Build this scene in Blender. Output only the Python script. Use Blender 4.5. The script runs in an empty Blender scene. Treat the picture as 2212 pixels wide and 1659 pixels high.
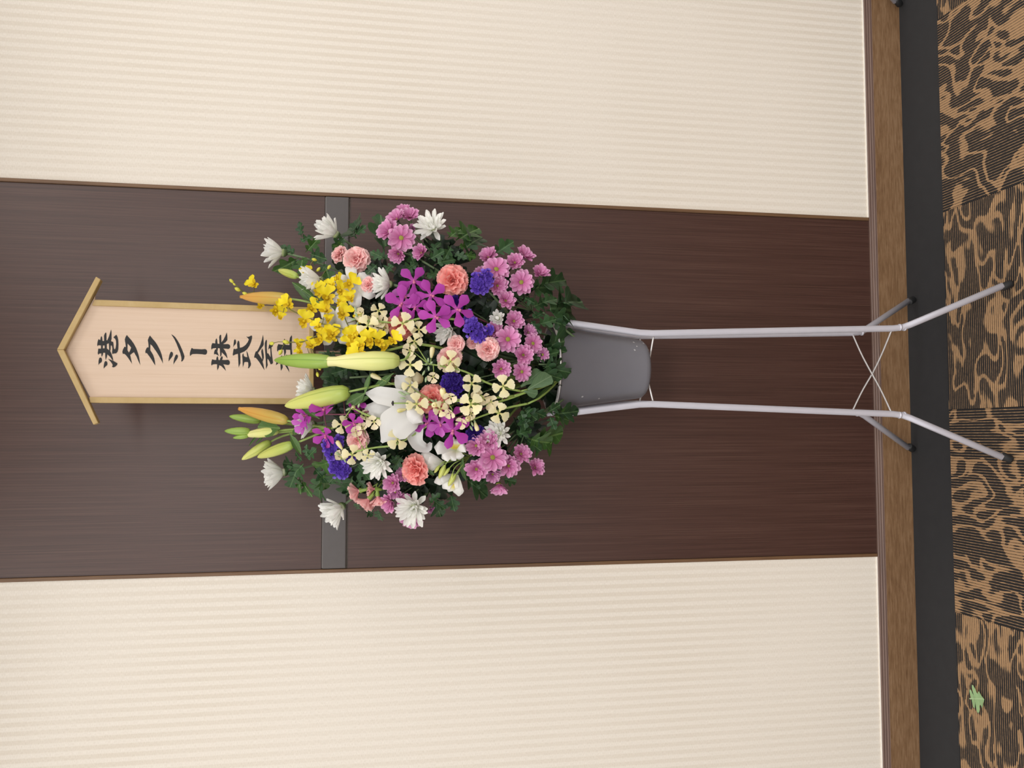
import bpy, math, random
import numpy as np
from mathutils import Vector, Matrix, Euler
from mathutils.geometry import tessellate_polygon
random.seed(11)
R = math.radians
scene = bpy.context.scene
C = scene.collection

# ------------------------------------------------------------------ camera
F_PX = 1901.58
CAM = Vector((-0.12964, -2.14659, 1.47405)); YAW, PIT, ROLL = 0.05816, 0.17934, 0.00837
FW = Vector((math.sin(YAW)*math.cos(PIT), math.cos(YAW)*math.cos(PIT), -math.sin(PIT)))
_rt = Vector((math.cos(YAW), -math.sin(YAW), 0)); _up = _rt.cross(FW)
RT = _rt*math.cos(ROLL) + _up*math.sin(ROLL)
UP = _up*math.cos(ROLL) - _rt*math.sin(ROLL)
cd = bpy.data.cameras.new('camera'); cam = bpy.data.objects.new('camera', cd); C.objects.link(cam)
cd.sensor_fit = 'HORIZONTAL'; cd.sensor_width = 36; cd.lens = 36*F_PX/2212
cd.clip_start = .05; cd.clip_end = 50
# the photographer held the phone sideways: picture right is down in the room
m = Matrix((-UP, RT, -FW)).transposed().to_4x4(); m.translation = CAM
cam.matrix_world = m
scene.camera = cam

# ------------------------------------------------------------------ light, exposure
w = bpy.data.worlds.new('room_ambience'); scene.world = w; w.use_nodes = True
w.node_tree.nodes['Background'].inputs[0].default_value = (1.0, .98, .965, 1)
w.node_tree.nodes['Background'].inputs[1].default_value = .80
scene.view_settings.view_transform = 'Standard'; scene.view_settings.look = 'None'
scene.view_settings.gamma = 1; scene.view_settings.use_curve_mapping = False
scene.view_settings.exposure = 0.62
def area(name, loc, sx, sy, power, col=(1, .978, .955)):
    l = bpy.data.lights.new(name, 'AREA'); l.shape = 'RECTANGLE'; l.size = sx; l.size_y = sy
    l.energy = power; l.color = col
    o = bpy.data.objects.new(name, l); C.objects.link(o); o.location = loc
    return o
area('ceiling_lamp', (1.0, -1.05, 2.66), 1.2, .5, 6.5)
area('ceiling_lamp', (-1.0, -1.05, 2.66), 1.2, .5, 6.5)
area('ceiling_lamp', (0.0, -3.4, 2.66), 2.6, .9, 78)

# ------------------------------------------------------------------ helpers
def lin(c):
    if isinstance(c, str): c = tuple(int(c[i:i+2], 16) for i in (0, 2, 4))
    return tuple(((v/255/12.92) if v/255 <= .04045 else ((v/255+.055)/1.055)**2.4) for v in c) + (1,)
def ray(x, y): return FW*F_PX + RT*(829.5-y) + UP*(1106-x)
def atY(x, y, Y):
    d = ray(x, y); return CAM + d*((Y-CAM.y)/d.y)
def atZ(x, y, Z):
    d = ray(x, y); return CAM + d*((Z-CAM.z)/d.z)
def pxm(p): return (p-CAM).dot(FW)/F_PX          # metres per picture pixel at a point
WM = {}                                           # world matrices, kept by hand
def put(o, parent=None, mw=None):
    mw = mw if mw is not None else Matrix()
    C.objects.link(o); WM[o] = mw
    if parent:
        o.parent = parent; o.matrix_basis = WM[parent].inverted() @ mw
    else: o.matrix_basis = mw
    return o
def tag(o, label=None, cat=None, group=None, kind=None):
    if label: o['label'] = label
    if cat: o['category'] = cat
    if group: o['group'] = group
    if kind: o['kind'] = kind
    return o
def thing(name, loc, label, cat, group=None, rz=0):
    o = bpy.data.objects.new(name, None); o.empty_display_size = .02
    put(o, None, Matrix.Translation(loc) @ Matrix.Rotation(rz, 4, 'Z'))
    return tag(o, label, cat, group)
def mesh(name, v, f, mat, smooth=True):
    me = bpy.data.meshes.new(name); me.from_pydata([tuple(p) for p in v], [], f); me.update()
    if smooth: me.shade_smooth()
    if mat: me.materials.append(mat)
    return me
def part(name, v, f, mat, parent=None, smooth=True, mw=None):
    return put(bpy.data.objects.new(name, mesh(name, v, f, mat, smooth)), parent, mw)
def inst(name, me, parent, mw): return put(bpy.data.objects.new(name, me), parent, mw)
def box(x0, x1, y0, y1, z0, z1):
    v = [(x, y, z) for x in (x0, x1) for y in (y0, y1) for z in (z0, z1)]
    f = [(0,1,3,2), (4,6,7,5), (0,4,5,1), (2,3,7,6), (0,2,6,4), (1,5,7,3)]
    return v, f
def bevel(o, width=.002, seg=2):
    md = o.modifiers.new('bevel', 'BEVEL'); md.width = width; md.segments = seg; md.limit_method = 'ANGLE'
    return o
def tube(pts, rad, sides=6, cap=True):
    pts = [Vector(p) for p in pts]; n = len(pts)
    rads = rad if isinstance(rad, (list, tuple)) else [rad]*n
    v, f = [], []; ref = None
    for i, p in enumerate(pts):
        t = (pts[min(i+1, n-1)] - pts[max(i-1, 0)]).normalized()
        if ref is None:
            ref = t.cross(Vector((0, 0, 1)) if abs(t.z) < .9 else Vector((1, 0, 0))).normalized()
        ref = (ref - t*ref.dot(t)).normalized(); b = t.cross(ref)
        for k in range(sides):
            a = 2*math.pi*k/sides; v.append(p + (ref*math.cos(a) + b*math.sin(a))*rads[i])
    for i in range(n-1):
        for k in range(sides):
            a, b = i*sides+k, i*sides+(k+1) % sides
            f.append((a, b, b+sides, a+sides))
    if cap: f += [tuple(range(sides-1, -1, -1)), tuple(range((n-1)*sides, n*sides))]
    return v, f
def lathe(prof, sides=32, lobes=None):
    v, f = [], []
    for r, z in prof:
        for k in range(sides):
            a = 2*math.pi*k/sides; rr = r*(lobes(a, z) if lobes else 1)
            v.append((rr*math.cos(a), rr*math.sin(a), z))
    for i in range(len(prof)-1):
        for k in range(sides):
            a, b = i*sides+k, i*sides+(k+1) % sides
            f.append((a, b, b+sides, a+sides))
    return v, f
def smooth_path(pts, n):
    pts = [Vector(p) for p in pts]; out = []
    for i in range(n+1):
        u = i/n*(len(pts)-1); k = min(int(u), len(pts)-2); t = u-k
        p0, p1, p2, p3 = pts[max(k-1, 0)], pts[k], pts[k+1], pts[min(k+2, len(pts)-1)]
        out.append(.5*((2*p1) + (p2-p0)*t + (2*p0-5*p1+4*p2-p3)*t*t + (3*p1-p0-3*p2+p3)*t**3))
    return out
def frame(loc, n, spin=0, s=1.0, ref=None):
    n = Vector(n).normalized(); ref = Vector(ref) if ref is not None else Vector((0, 0, 1))
    if abs(n.dot(ref.normalized())) > .98: ref = Vector((1, 0, 0))
    x = ref.cross(n).normalized(); y = n.cross(x)
    mw = Matrix((x, y, n)).transposed().to_4x4(); mw.translation = loc
    return mw @ Matrix.Rotation(spin, 4, 'Z') @ Matrix.Scale(s, 4)

# ------------------------------------------------------------------ materials
class N:
    def __init__(s, name):
        s.m = bpy.data.materials.new(name); s.m.use_nodes = True; s.t = s.m.node_tree
        s.b = s.t.nodes['Principled BSDF']; s.out = s.t.nodes['Material Output']
    def n(s, typ, **k):
        nd = s.t.nodes.new(typ)
        for a, v in k.items():
            if a.startswith('i_'):
                key = a[2:]; nd.inputs[int(key) if key.isdigit() else key].default_value = v
            else: setattr(nd, a, v)
        return nd
    def l(s, a, b): s.t.links.new(a, b)
    def math(s, op, a, b=None, c=None, clamp=False):
        nd = s.n('ShaderNodeMath', operation=op, use_clamp=clamp)
        for i, q in enumerate((a, b, c)):
            if q is None: continue
            if isinstance(q, (int, float)): nd.inputs[i].default_value = q
            else: s.l(q, nd.inputs[i])
        return nd.outputs[0]
    def ramp(s, fac, stops, interp='LINEAR'):
        nd = s.n('ShaderNodeValToRGB'); cr = nd.color_ramp; cr.interpolation = interp
        while len(cr.elements) < len(stops): cr.elements.new(.5)
        for e, (p, c) in zip(cr.elements, stops): e.position = p; e.color = lin(c) if not isinstance(c, float) else (c, c, c, 1)
        s.l(fac, nd.inputs[0]); return nd.outputs[0]
    def mix(s, fac, a, b, typ='MIX'):
        nd = s.n('ShaderNodeMix', data_type='RGBA', blend_type=typ)
        for i, q in ((0, fac), (6, a), (7, b)):
            if isinstance(q, (int, float)): nd.inputs[i].default_value = q
            elif isinstance(q, tuple): nd.inputs[i].default_value = q
            else: s.l(q, nd.inputs[i])
        return nd.outputs[2]
    def coord(s, which='Object', scale=(1, 1, 1), loc=(0, 0, 0)):
        tc = s.n('ShaderNodeTexCoord'); mp = s.n('ShaderNodeMapping')
        mp.inputs['Scale'].default_value = scale; mp.inputs['Location'].default_value = loc
        s.l(tc.outputs[which], mp.inputs[0]); return mp.outputs[0]
    def noise(s, vec, scale, detail=2, rough=.5, dist=0):
        nd = s.n('ShaderNodeTexNoise'); nd.inputs['Scale'].default_value = scale
        nd.inputs['Detail'].default_value = detail; nd.inputs['Roughness'].default_value = rough
        nd.inputs['Distortion'].default_value = dist; s.l(vec, nd.inputs['Vector']); return nd.outputs['Fac']
    def set(s, **k):
        for a, v in k.items():
            key = a.replace('_', ' ')
            if isinstance(v, (int, float, tuple)): s.b.inputs[key].default_value = v
            else: s.l(v, s.b.inputs[key])
        return s
    def bump(s, h, strength=.3, dist=.001):
        nd = s.n('ShaderNodeBump'); nd.inputs['Strength'].default_value = strength; nd.inputs['Distance'].default_value = dist
        s.l(h, nd.inputs['Height']); s.l(nd.outputs[0], s.b.inputs['Normal'])
def plain(name, col, rough=.5, metal=0.0, var=.06, scale=60):
    k = N(name); vec = k.coord('Object'); nz = k.noise(vec, scale, 3)
    c = lin(col); d = tuple(v*(1-2*var) for v in c[:3])+(1,); e = tuple(min(1, v*(1+2*var)) for v in c[:3])+(1,)
    k.set(Base_Color=k.mix(nz, d, e), Roughness=rough, Metallic=metal); return k.m
def petal(name, stops, trans=.28, rough=.55, var=.10, streak=0):
    k = N(name); tc = k.n('ShaderNodeTexCoord'); sep = k.n('ShaderNodeSeparateXYZ'); k.l(tc.outputs['Generated'], sep.inputs[0])
    col = k.ramp(sep.outputs[1], stops)
    oi = k.n('ShaderNodeObjectInfo')
    hs = k.n('ShaderNodeHueSaturation'); k.l(col, hs.inputs['Color'])
    k.l(k.math('ADD', k.math('MULTIPLY', oi.outputs['Random'], 2*var), 1-var), hs.inputs['Value'])
    col = hs.outputs[0]
    if streak:
        nz = k.noise(k.coord('Generated', (26, 1.5, 1)), 1, 2)
        col = k.mix(k.math('MULTIPLY', nz, streak), col, lin('ffffff'), 'MULTIPLY') if streak < 0 else k.mix(k.math('MULTIPLY', k.math('SUBTRACT', nz, .35, clamp=True), streak), col, (0, 0, 0, 1))
    k.set(Base_Color=col, Roughness=rough)
    k.b.inputs['Specular IOR Level'].default_value = .25
    tr = k.n('ShaderNodeBsdfTranslucent'); k.l(col, tr.inputs[0]); mx = k.n('ShaderNodeMixShader'); mx.inputs[0].default_value = trans
    k.l(k.b.outputs[0], mx.inputs[1]); k.l(tr.outputs[0], mx.inputs[2]); k.l(mx.outputs[0], k.out.inputs[0])
    return k.m
def leafmat(name, dark, lite, vein, trans=.15, rough=.42, vw=.022):
    k = N(name); tc = k.n('ShaderNodeTexCoord'); sep = k.n('ShaderNodeSeparateXYZ'); k.l(tc.outputs['Generated'], sep.inputs[0])
    nz = k.noise(k.coord('Generated', (5, 8, 1)), 1, 3); oi = k.n('ShaderNodeObjectInfo')
    col = k.mix(k.math('MULTIPLY_ADD', oi.outputs['Random'], .6, k.math('MULTIPLY', nz, .5), clamp=True), lin(dark), lin(lite))
    ax = k.math('ABSOLUTE', k.math('SUBTRACT', sep.outputs[0], .5))
    v1 = k.math('LESS_THAN', ax, vw)
    dg = k.math('FRACT', k.math('MULTIPLY', k.math('SUBTRACT', sep.outputs[1], k.math('MULTIPLY', ax, .9)), 4.2))
    v2 = k.math('MULTIPLY', k.math('LESS_THAN', dg, .055), k.math('LESS_THAN', ax, .36))
    col = k.mix(k.math('MULTIPLY', k.math('MAXIMUM', v1, k.math('MULTIPLY', v2, .6)), .5), col, lin(vein))
    k.set(Base_Color=col, Roughness=rough); k.b.inputs['Specular IOR Level'].default_value = .35
    tr = k.n('ShaderNodeBsdfTranslucent'); k.l(col, tr.inputs[0]); mx = k.n('ShaderNodeMixShader'); mx.inputs[0].default_value = trans
    k.l(k.b.outputs[0], mx.inputs[1]); k.l(tr.outputs[0], mx.inputs[2]); k.l(mx.outputs[0], k.out.inputs[0])
    return k.m

# wallpaper: pale woven stripes
k = N('striped_wallpaper'); tc = k.n('ShaderNodeTexCoord'); sep = k.n('ShaderNodeSeparateXYZ'); k.l(tc.outputs['Object'], sep.inputs[0])
st = k.math('SINE', k.math('MULTIPLY', sep.outputs[0], 2*math.pi/.0198))
st = k.math('MULTIPLY_ADD', st, 1.6, .5, clamp=True)
big = k.noise(k.coord('Object', (1.2, 1, 1.4)), 1.3, 2)
fib = k.noise(k.coord('Object', (420, 1, 130)), 1, 3, .6)
fib2 = k.noise(k.coord('Object', (150, 1, 760)), 1, 2, .6)
amp = k.ramp(big, [(.35, .35), (.62, 1.0)])
col = k.mix(k.math('MULTIPLY', st, amp), lin('ece5da'), lin('e2d9cb'))
tex = k.math('ADD', k.math('MULTIPLY', fib, .2), k.math('MULTIPLY', fib2, .8))
col = k.mix(k.math('MULTIPLY', k.math('SUBTRACT', tex, .40, clamp=True), .85), col, lin('a9987c'))
k.set(Base_Color=col, Roughness=.62); k.bump(tex, .25, .0008); WALLPAPER = k.m
# wood-grain laminate panel
k = N('dark_wood_laminate')
g1 = k.noise(k.coord('Object', (430, 1, 2.6)), 1, 4, .72)
g2 = k.noise(k.coord('Object', (60, 1, .9)), 1, 2, .5)
g = k.math('ADD', k.math('MULTIPLY', g1, .86), k.math('MULTIPLY', g2, .14))
col = k.ramp(g, [(.30, '26140f'), (.40, '3d261e'), (.50, '462c25'), (.62, '523930'), (.74, '5b4339')])
k.set(Base_Color=col, Roughness=.42); k.b.inputs['Specular IOR Level'].default_value = .55; k.bump(g1, .15, .0005); LAMINATE = k.m
# brown veneer of the baseboard, grain along the wall
def veneer(name, stops, sx=10, sz=320, ax='z'):
    k = N(name); sc = (sx, 300, sz) if ax == 'z' else (sz, 300, sx)
    g1 = k.noise(k.coord('Object', sc), 1, 4, .65, .4); g2 = k.noise(k.coord('Object', (2.2, 2, 9)), 1, 2)
    g = k.math('ADD', k.math('MULTIPLY', g1, .75), k.math('MULTIPLY', g2, .25))
    k.set(Base_Color=k.ramp(g, stops), Roughness=.5); return k.m
BASEWOOD = veneer('brown_baseboard_veneer', [(.3, '5f4329'), (.5, '7d5f42'), (.7, '94775a')], 26)
REED = veneer('reeded_moulding', [(.3, '57423b'), (.6, '735b50'), (.8, '8a7469')], 8)
STRIP = veneer('brown_edge_strip', [(.3, '523b28'), (.55, '715338'), (.75, '86694b')], 4, 200, 'x')
BAND = plain('grey_brown_metal', '55504f', .38, .15, .04, 90)
BORDER = None
k = N('charcoal_carpet'); nz = k.noise(k.coord('Object'), 900, 3, .7); nb = k.noise(k.coord('Object'), 30, 2)
k.set(Base_Color=k.mix(k.math('MULTIPLY_ADD', nb, .3, k.math('MULTIPLY', nz, .7)), lin('19191b'), lin('323234')), Roughness=.95); k.bump(nz, .5, .001); BORDER = k.m
# ribbed, leaf-patterned carpet
k = N('ribbed_leaf_pattern_carpet'); tc = k.n('ShaderNodeTexCoord'); oi = k.n('ShaderNodeObjectInfo')
off = k.n('ShaderNodeVectorMath', operation='ADD'); k.l(tc.outputs['Object'], off.inputs[0])
cb = k.n('ShaderNodeCombineXYZ'); k.l(k.math('MULTIPLY', oi.outputs['Random'], 31.0), cb.inputs[0]); k.l(k.math('MULTIPLY', oi.outputs['Random'], 17.0), cb.inputs[1])
k.l(cb.outputs[0], off.inputs[1]); pv = off.outputs[0]
sep = k.n('ShaderNodeSeparateXYZ'); k.l(tc.outputs['Object'], sep.inputs[0])
mp = k.n('ShaderNodeMapping'); mp.inputs['Scale'].default_value = (9, 16, 9); mp.inputs['Rotation'].default_value = (0, 0, .6); k.l(pv, mp.inputs[0])
pn = k.noise(mp.outputs[0], 1.0, .6, .4, 1.3)
rid = k.math('ABSOLUTE', k.math('SUBTRACT', pn, .5))
tan = k.math('SUBTRACT', 1.0, k.math('MULTIPLY_ADD', rid, 24.0, -.95, clamp=True), clamp=True)
jag = k.noise(pv, 110, 3, .7)
rib = k.math('ABSOLUTE', k.math('SUBTRACT', k.math('FRACT', k.math('MULTIPLY', k.math('ADD', sep.outputs[1], k.math('MULTIPLY', jag, .0007)), 1/.0066)), .5))
rib = k.math('MULTIPLY', rib, 2)
thr = k.math('MULTIPLY_ADD', tan, -.66, .84)
thr = k.math('ADD', thr, k.math('MULTIPLY', k.math('SUBTRACT', jag, .5), .45))
dk = k.math('MULTIPLY_ADD', k.math('SUBTRACT', thr, rib), 6.0, .5, clamp=True)
col = k.mix(dk, lin('a5835f'), lin('1b1818'))
k.set(Base_Color=col, Roughness=.95); k.bump(rib, .6, .002); CARPET = k.m
# board
k = N('pale_cypress_board'); g1 = k.noise(k.coord('Object', (520, 20, 4)), 1, 3, .6); g2 = k.noise(k.coord('Object', (70, 5, .5)), 1, 2)
k.set(Base_Color=k.ramp(k.math('ADD', k.math('MULTIPLY', g1, .6), k.math('MULTIPLY', g2, .4)), [(.3, 'cdb298'), (.5, 'd6bda6'), (.7, 'dcc5b0')]), Roughness=.55); BOARD = k.m
FRAMEW = veneer('light_tan_wood_frame', [(.3, 'b4985f'), (.55, 'bda26e'), (.75, 'c5ac7c')], 20, 20)
INK = plain('black_brush_lettering', '151516', .6, 0, .08, 40)
TUBE = plain('silver_painted_steel', 'c9c8d2', .32, .25, .03, 30)
WIRE = plain('bright_steel_wire', 'd6d3d2', .28, .6, .03, 30)
CAP = plain('black_rubber', '161617', .6, 0, .1, 60)
k = N('grey_plastic_bucket'); v = k.coord('Object'); nz = k.noise(v, 9, 3)
sp = k.n('ShaderNodeTexVoronoi'); sp.inputs['Scale'].default_value = 55; k.l(v, sp.inputs['Vector'])
spk = k.math('MULTIPLY', k.math('LESS_THAN', sp.outputs['Distance'], .13), k.math('GREATER_THAN', k.noise(v, 23, 1), .56))
k.set(Base_Color=k.mix(k.math('MULTIPLY', spk, .7), k.mix(nz, lin('6c6c74'), lin('7b7b82')), lin('dcdcdc')), Roughness=.42); BUCKET = k.m

PINK = petal('pink_chrysanthemum_petal', [(0, 'b4508f'), (.35, 'd681b4'), (.8, 'e09ac8'), (1, 'edbedb')], streak=.25)
PINKD = petal('deep_pink_chrysanthemum_petal', [(0, 'a54e8d'), (.35, 'c87db2'), (.85, 'd79ac4'), (1, 'eac8de')], streak=.25)
WHITE = petal('white_chrysanthemum_petal', [(0, 'e6e8ca'), (.25, 'f6f6f0'), (1, 'f9f9f7')], .38)
DISC = plain('olive_flower_disc', '8b8a34', .7, 0, .25, 900)
GTUFT = petal('green_white_tuft', [(0, 'b9c88a'), (1, 'eef0d6')])
SALMON = petal('salmon_carnation_petal', [(0, 'e67470'), (.6, 'f29690'), (1, 'f8bab2')], .3)
ROSE = petal('soft_pink_carnation_petal', [(0, 'f0a6a8'), (.6, 'f6bcbc'), (1, 'fbdad6')], .3)
MAG = petal('magenta_orchid_petal', [(0, 'c25ab4'), (.3, 'b03ba6'), (1, 'b84bb0')], .25, streak=.2)
MAGL = petal('light_magenta_orchid_petal', [(0, 'cf79c4'), (.4, 'c25fbd'), (1, 'cd76c8')], .3, streak=.2)
LIP = plain('pink_orchid_lip', 'c66a92', .5, 0, .2, 300)
YEL = petal('yellow_oncidium_petal', [(0, 'dcb21c'), (.22, 'f4dc1c'), (1, 'f9e736')], .3)
YELS = petal('spotted_oncidium_sepal', [(0, '9c7415'), (.4, 'd9b71e'), (1, 'e5cb2c')], .2)
YBUD = plain('yellow_green_orchid_bud', 'c9c544', .45, 0, .15, 200)
CREAM = petal('cream_stock_petal', [(0, 'd8d27a'), (.2, 'f3e9b0'), (1, 'f8f0cc')], .3)
CREAMB = petal('pale_cream_stock_petal', [(0, 'd6cf86'), (.25, 'efe2b8'), (1, 'f3e8cc')], .3)
VIO = petal('violet_statice_frill', [(0, '4a2f9c'), (.5, '6c4ac4'), (1, '9478e0')], .2)
VIOD = petal('dark_violet_statice_frill', [(0, '2a1668'), (.6, '3f2490'), (1, '5638a8')], .2)
LILY = petal('white_lily_petal', [(0, 'd6dac0'), (.15, 'e4e3de'), (1, 'eae9e8')], .3, .4)
ALST = petal('white_alstroemeria_petal', [(0, 'dbe2c0'), (.4, 'f3f2ec'), (1, 'f7f6f2')], .3, .4)
ALSTY = petal('yellow_marked_alstroemeria_petal', [(0, 'e5e3a8'), (.3, 'ecd64c'), (.6, 'f3e58a'), (.8, 'f6f4ec'), (1, 'f7f6f2')], .3, .4)
STEMG = plain('fresh_green_stem', '8aa154', .5, 0, .12, 80)
STEMD = plain('dull_green_stem', '5f7350', .55, 0, .15, 80)
STEMB = plain('dark_olive_orchid_stem', '66652e', .5, 0, .15, 80)
STEMP = plain('purple_orchid_stem', '6e3a4a', .5, 0, .15, 80)
CALYX = plain('green_calyx', '86a048', .5, 0, .12, 80)
CALYXD = plain('dark_green_calyx', '4a5f36', .55, 0, .15, 80)
STEMBUD = plain('grey_green_stock_bud', '9aae86', .55, 0, .15, 120)
MUMLEAF = leafmat('dark_chrysanthemum_leaf', '1c3620', '3a5c36', '6f8f60')
MUMLEAFG = leafmat('mid_green_chrysanthemum_leaf', '2a4c20', '466a30', '7fa05e')
SHADELEAF = leafmat('shade_darkened_filler_leaf', '0d190f', '1d311e', '364d35')  # leaf green darkened further: shade between the flowers put into the colour
LILYLEAF = leafmat('long_lily_leaf', '35502a', '5a7a42', '86a066', vw=.03)
GREYLEAF = leafmat('grey_green_smooth_leaf', '55714f', '6f8c68', '9ab08c', vw=.02)
PALELEAF = leafmat('pale_fallen_leaf', '8fb07c', 'a5c492', 'bcd4a8', rough=.6)
def budmat(name, stops, ridge):
    k = N(name); tc = k.n('ShaderNodeTexCoord'); sep = k.n('ShaderNodeSeparateXYZ'); k.l(tc.outputs['Generated'], sep.inputs[0])
    cx = k.math('SUBTRACT', sep.outputs[0], .5); cy = k.math('SUBTRACT', sep.outputs[1], .5)
    an = k.math('ARCTAN2', cy, cx); s3 = k.math('ABSOLUTE', k.math('SINE', k.math('MULTIPLY', an, 1.5)))
    rg = k.math('SUBTRACT', 1.0, k.math('MULTIPLY', s3, 7.0), clamp=True)
    nz = k.noise(k.coord('Generated', (14, 14, 1.5)), 1, 3)
    col = k.ramp(sep.outputs[2], stops)
    col = k.mix(k.math('MULTIPLY', nz, .18), col, lin(ridge)); col = k.mix(k.math('MULTIPLY', rg, .65), col, lin(ridge))
    k.set(Base_Color=col, Roughness=.42); return k.m
BUDG = budmat('green_lily_bud', [(0, '8fa94c'), (.5, '93b04e'), (1, '86a443')], '4f7423')
BUDY = budmat('yellow_green_lily_bud', [(0, 'b6bf6c'), (.4, 'd9d98a'), (1, 'e9e2a6')], '93a53c')
BUDL = budmat('lime_lily_bud', [(0, '9db052'), (.5, 'c3c86a'), (1, 'd2d27a')], '768e30')
BUDO = budmat('orange_yellow_lily_bud', [(0, 'a99a45'), (.45, 'c29f4c'), (1, 'd69c4e')], 'b8762e')

# ------------------------------------------------------------------ the room
H = .455; ZB0, ZB1, HB, YC = 1.48475, 1.54239, .10134, .17321
wall = tag(part('wall_back', *box(-3.2, 3.2, .012, .12, 0, 2.7), plain('wall_core', 'd8ccb8'), None, False), kind='structure')
part('wallpaper_panel', *box(H, 3.2, 0, .011, .02, 2.7), WALLPAPER, wall, False)
part('wallpaper_panel', *box(-3.2, -H, 0, .011, .02, 2.7), WALLPAPER, wall, False)
part('wood_panel', *box(-H+.009, H-.009, .001, .011, .02, ZB0-.002), LAMINATE, wall, False)
part('wood_panel', *box(-H+.009, H-.009, .001, .011, ZB1+.001, 2.7), LAMINATE, wall, False)
for s in (-1, 1):
    a, b = sorted((s*H, s*(H-.0085)))
    o = part('trim_1' if s < 0 else 'trim_2', *box(a, b, -.004, .010, HB, 2.7), STRIP, None, False); bevel(o, .0012, 1); tag(o, kind='structure')
o = bevel(part('trim_3', *box(-H+.0095, H-.0095, -.005, .0105, ZB0, ZB1), BAND, None, False), .003, 2); tag(o, kind='structure')
# baseboard with three reeds along its top
prof = [(0, HB), (-.005, HB), (-.0065, HB-.002), (-.005, HB-.0045), (-.0075, HB-.006), (-.009, HB-.008), (-.0075, HB-.0105), (-.0095, HB-.012), (-.011, HB-.014), (-.0095, HB-.0165), (-.012, HB-.018)]
def extr(prof, x0, x1):
    v = [(x, y, z) for x in (x0, x1) for y, z in prof]; n = len(prof)
    return v, [(i, i+1, n+i+1, n+i) for i in range(n-1)]
base = tag(part('baseboard_back', *box(-3.2, 3.2, -.012, .0005, 0, HB-.018), BASEWOOD, None, False), kind='structure')
part('reeded_moulding', *extr(prof, -3.2, 3.2), REED, base, False)
for k4, (a, b) in enumerate(((-3.2, -H), (H, 3.2))):
    tag(part('trim_%d' % (4+k4), *box(a, b, -.0022, .0005, HB-.0005, HB+.0028), plain('white_caulk_bead', 'f1ece2', .5), None, False), kind='structure')
floor = tag(part('floor', *box(-3.2, 3.2, -6, .1, -.05, 0), BORDER, None, False), kind='structure')
tv, tf = box(-.2496, .2496, -.2496, .2496, 0, .004); tme = mesh('carpet_tile', tv, tf, CARPET, False)
for j in range(6):
    for i in range(-5, 5):
        cx, cy = .93019 - .25 - .5*i, -YC-.25-.5*j
        turn = (i+j) % 2                              # quarter-turn laid
        inst('carpet_tile', tme, floor, Matrix.Translation((cx, cy, 0)) @ Matrix.Rotation(R(90) if turn == 0 else 0, 4, 'Z') @ Matrix.Rotation(R(180) if random.random() < .5 else 0, 4, 'Z'))
ceil = tag(part('ceiling', *box(-3.2, 3.2, -6, .1, 2.7, 2.75), plain('white_ceiling', 'e9e6e0', .8), None, False), kind='structure')

# ------------------------------------------------------------------ flower stand and bucket
RS = -.049; SC = Vector((.0188, -.2205, 0))
def make_stand(label):
    t = thing('flower_stand', SC, label, 'stand', None, RS); mw = WM[t]
    for sx in (-1, 1):
        for sy in (-1, 1):
            key = [(sx*.102, sy*.040, 1.035), (sx*.099, sy*.041, 1.0), (sx*.080, sy*.050, .845), (sx*.079, sy*.052, .815), (sx*.0990, sy*.084, .245), (sx*.1015, sy*.0865, .222), (sx*.108, sy*.0925, .205), (sx*.194, sy*.172, .028)]
            leg = part('leg', *tube(key, .0075, 14), TUBE, t, True, mw)
            d = Vector((sx*.086, sy*.0795, -.177)).normalized(); e = Vector((sx*.1965, sy*.1745, .0155))
            cap = part('foot_cap', *tube([e-d*.016, e-d*.014, e+d*.005, e+d*.009], [.0082, .0092, .0092, .0065], 14), CAP, leg, True, mw)
            for q in (-.006, .006):
                c0 = Vector((sx*.1015, sy*.0865, .222)) + Vector((0, 0, -1))*q
                part('crimp', *tube([c0+Vector((0, 0, .002)), c0-Vector((0, 0, .002))], .0081, 14), TUBE, leg, True, mw)
    for s in (-1, 1):      # crossed wire brace between the four legs, and one under the bucket
        a, b, c = Vector((-s*.0985, -.083, .245)), Vector((0, 0, .243+.003*s)), Vector((s*.0985, .083, .245))
        part('wire_brace', *tube(smooth_path([a, a.lerp(b, .5)+Vector((s*.004, 0, 0)), b, b.lerp(c, .5)-Vector((s*.004, 0, 0)), c], 14), .0021, 8), WIRE, t, True, mw)
        a, c = Vector((-s*.079, -.051, .811)), Vector((s*.079, .051, .811))
        part('wire_support', *tube([a, a.lerp(c, .5)+Vector((0, 0, .003*s)), c], .0021, 8), WIRE, t, True, mw)
    ring = [(.0995*math.cos(a), .0995*math.sin(a), 1.036) for a in np.linspace(0, 2*math.pi, 41)]
    part('rim_ring', *tube(ring, .0022, 8, False), WIRE, t, True, mw)
    return t
def make_bucket(label):
    t = thing('bucket', SC+Vector((0, 0, .8185)), label, 'bucket'); mw = WM[t]
    pr = [(.0, 0), (.052, 0), (.0600, .002), (.0655, .008), (.0675, .016), (.094, .215), (.0965, .216), (.0965, .219), (.0925, .219), (.0655, .018), (.0, .006)]
    part('pail', *lathe(pr, 48), BUCKET, t, True, mw)
    rim = [(.0955*math.cos(a), .0955*math.sin(a), .2185) for a in np.linspace(0, 2*math.pi, 49)]
    part('rim', *tube(rim, .0019, 8, False), WIRE, t, True, mw)
    return t
st1 = make_stand('silver tube flower stand with splayed legs carrying the flower arrangement')
bk1 = make_bucket('grey plastic bucket holding the flower arrangement')
def copy_tree(o, off, parent=None):
    c = o.copy(); C.objects.link(c); c.parent = parent
    if parent is None: c.matrix_basis = Matrix.Translation(off) @ o.matrix_basis
    for ch in list(o.children): copy_tree(ch, off, c)
    return c
tag(copy_tree(st1, (1.212, .002, 0)), 'neighbouring silver flower stand, one black-capped foot by the baseboard')

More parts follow.
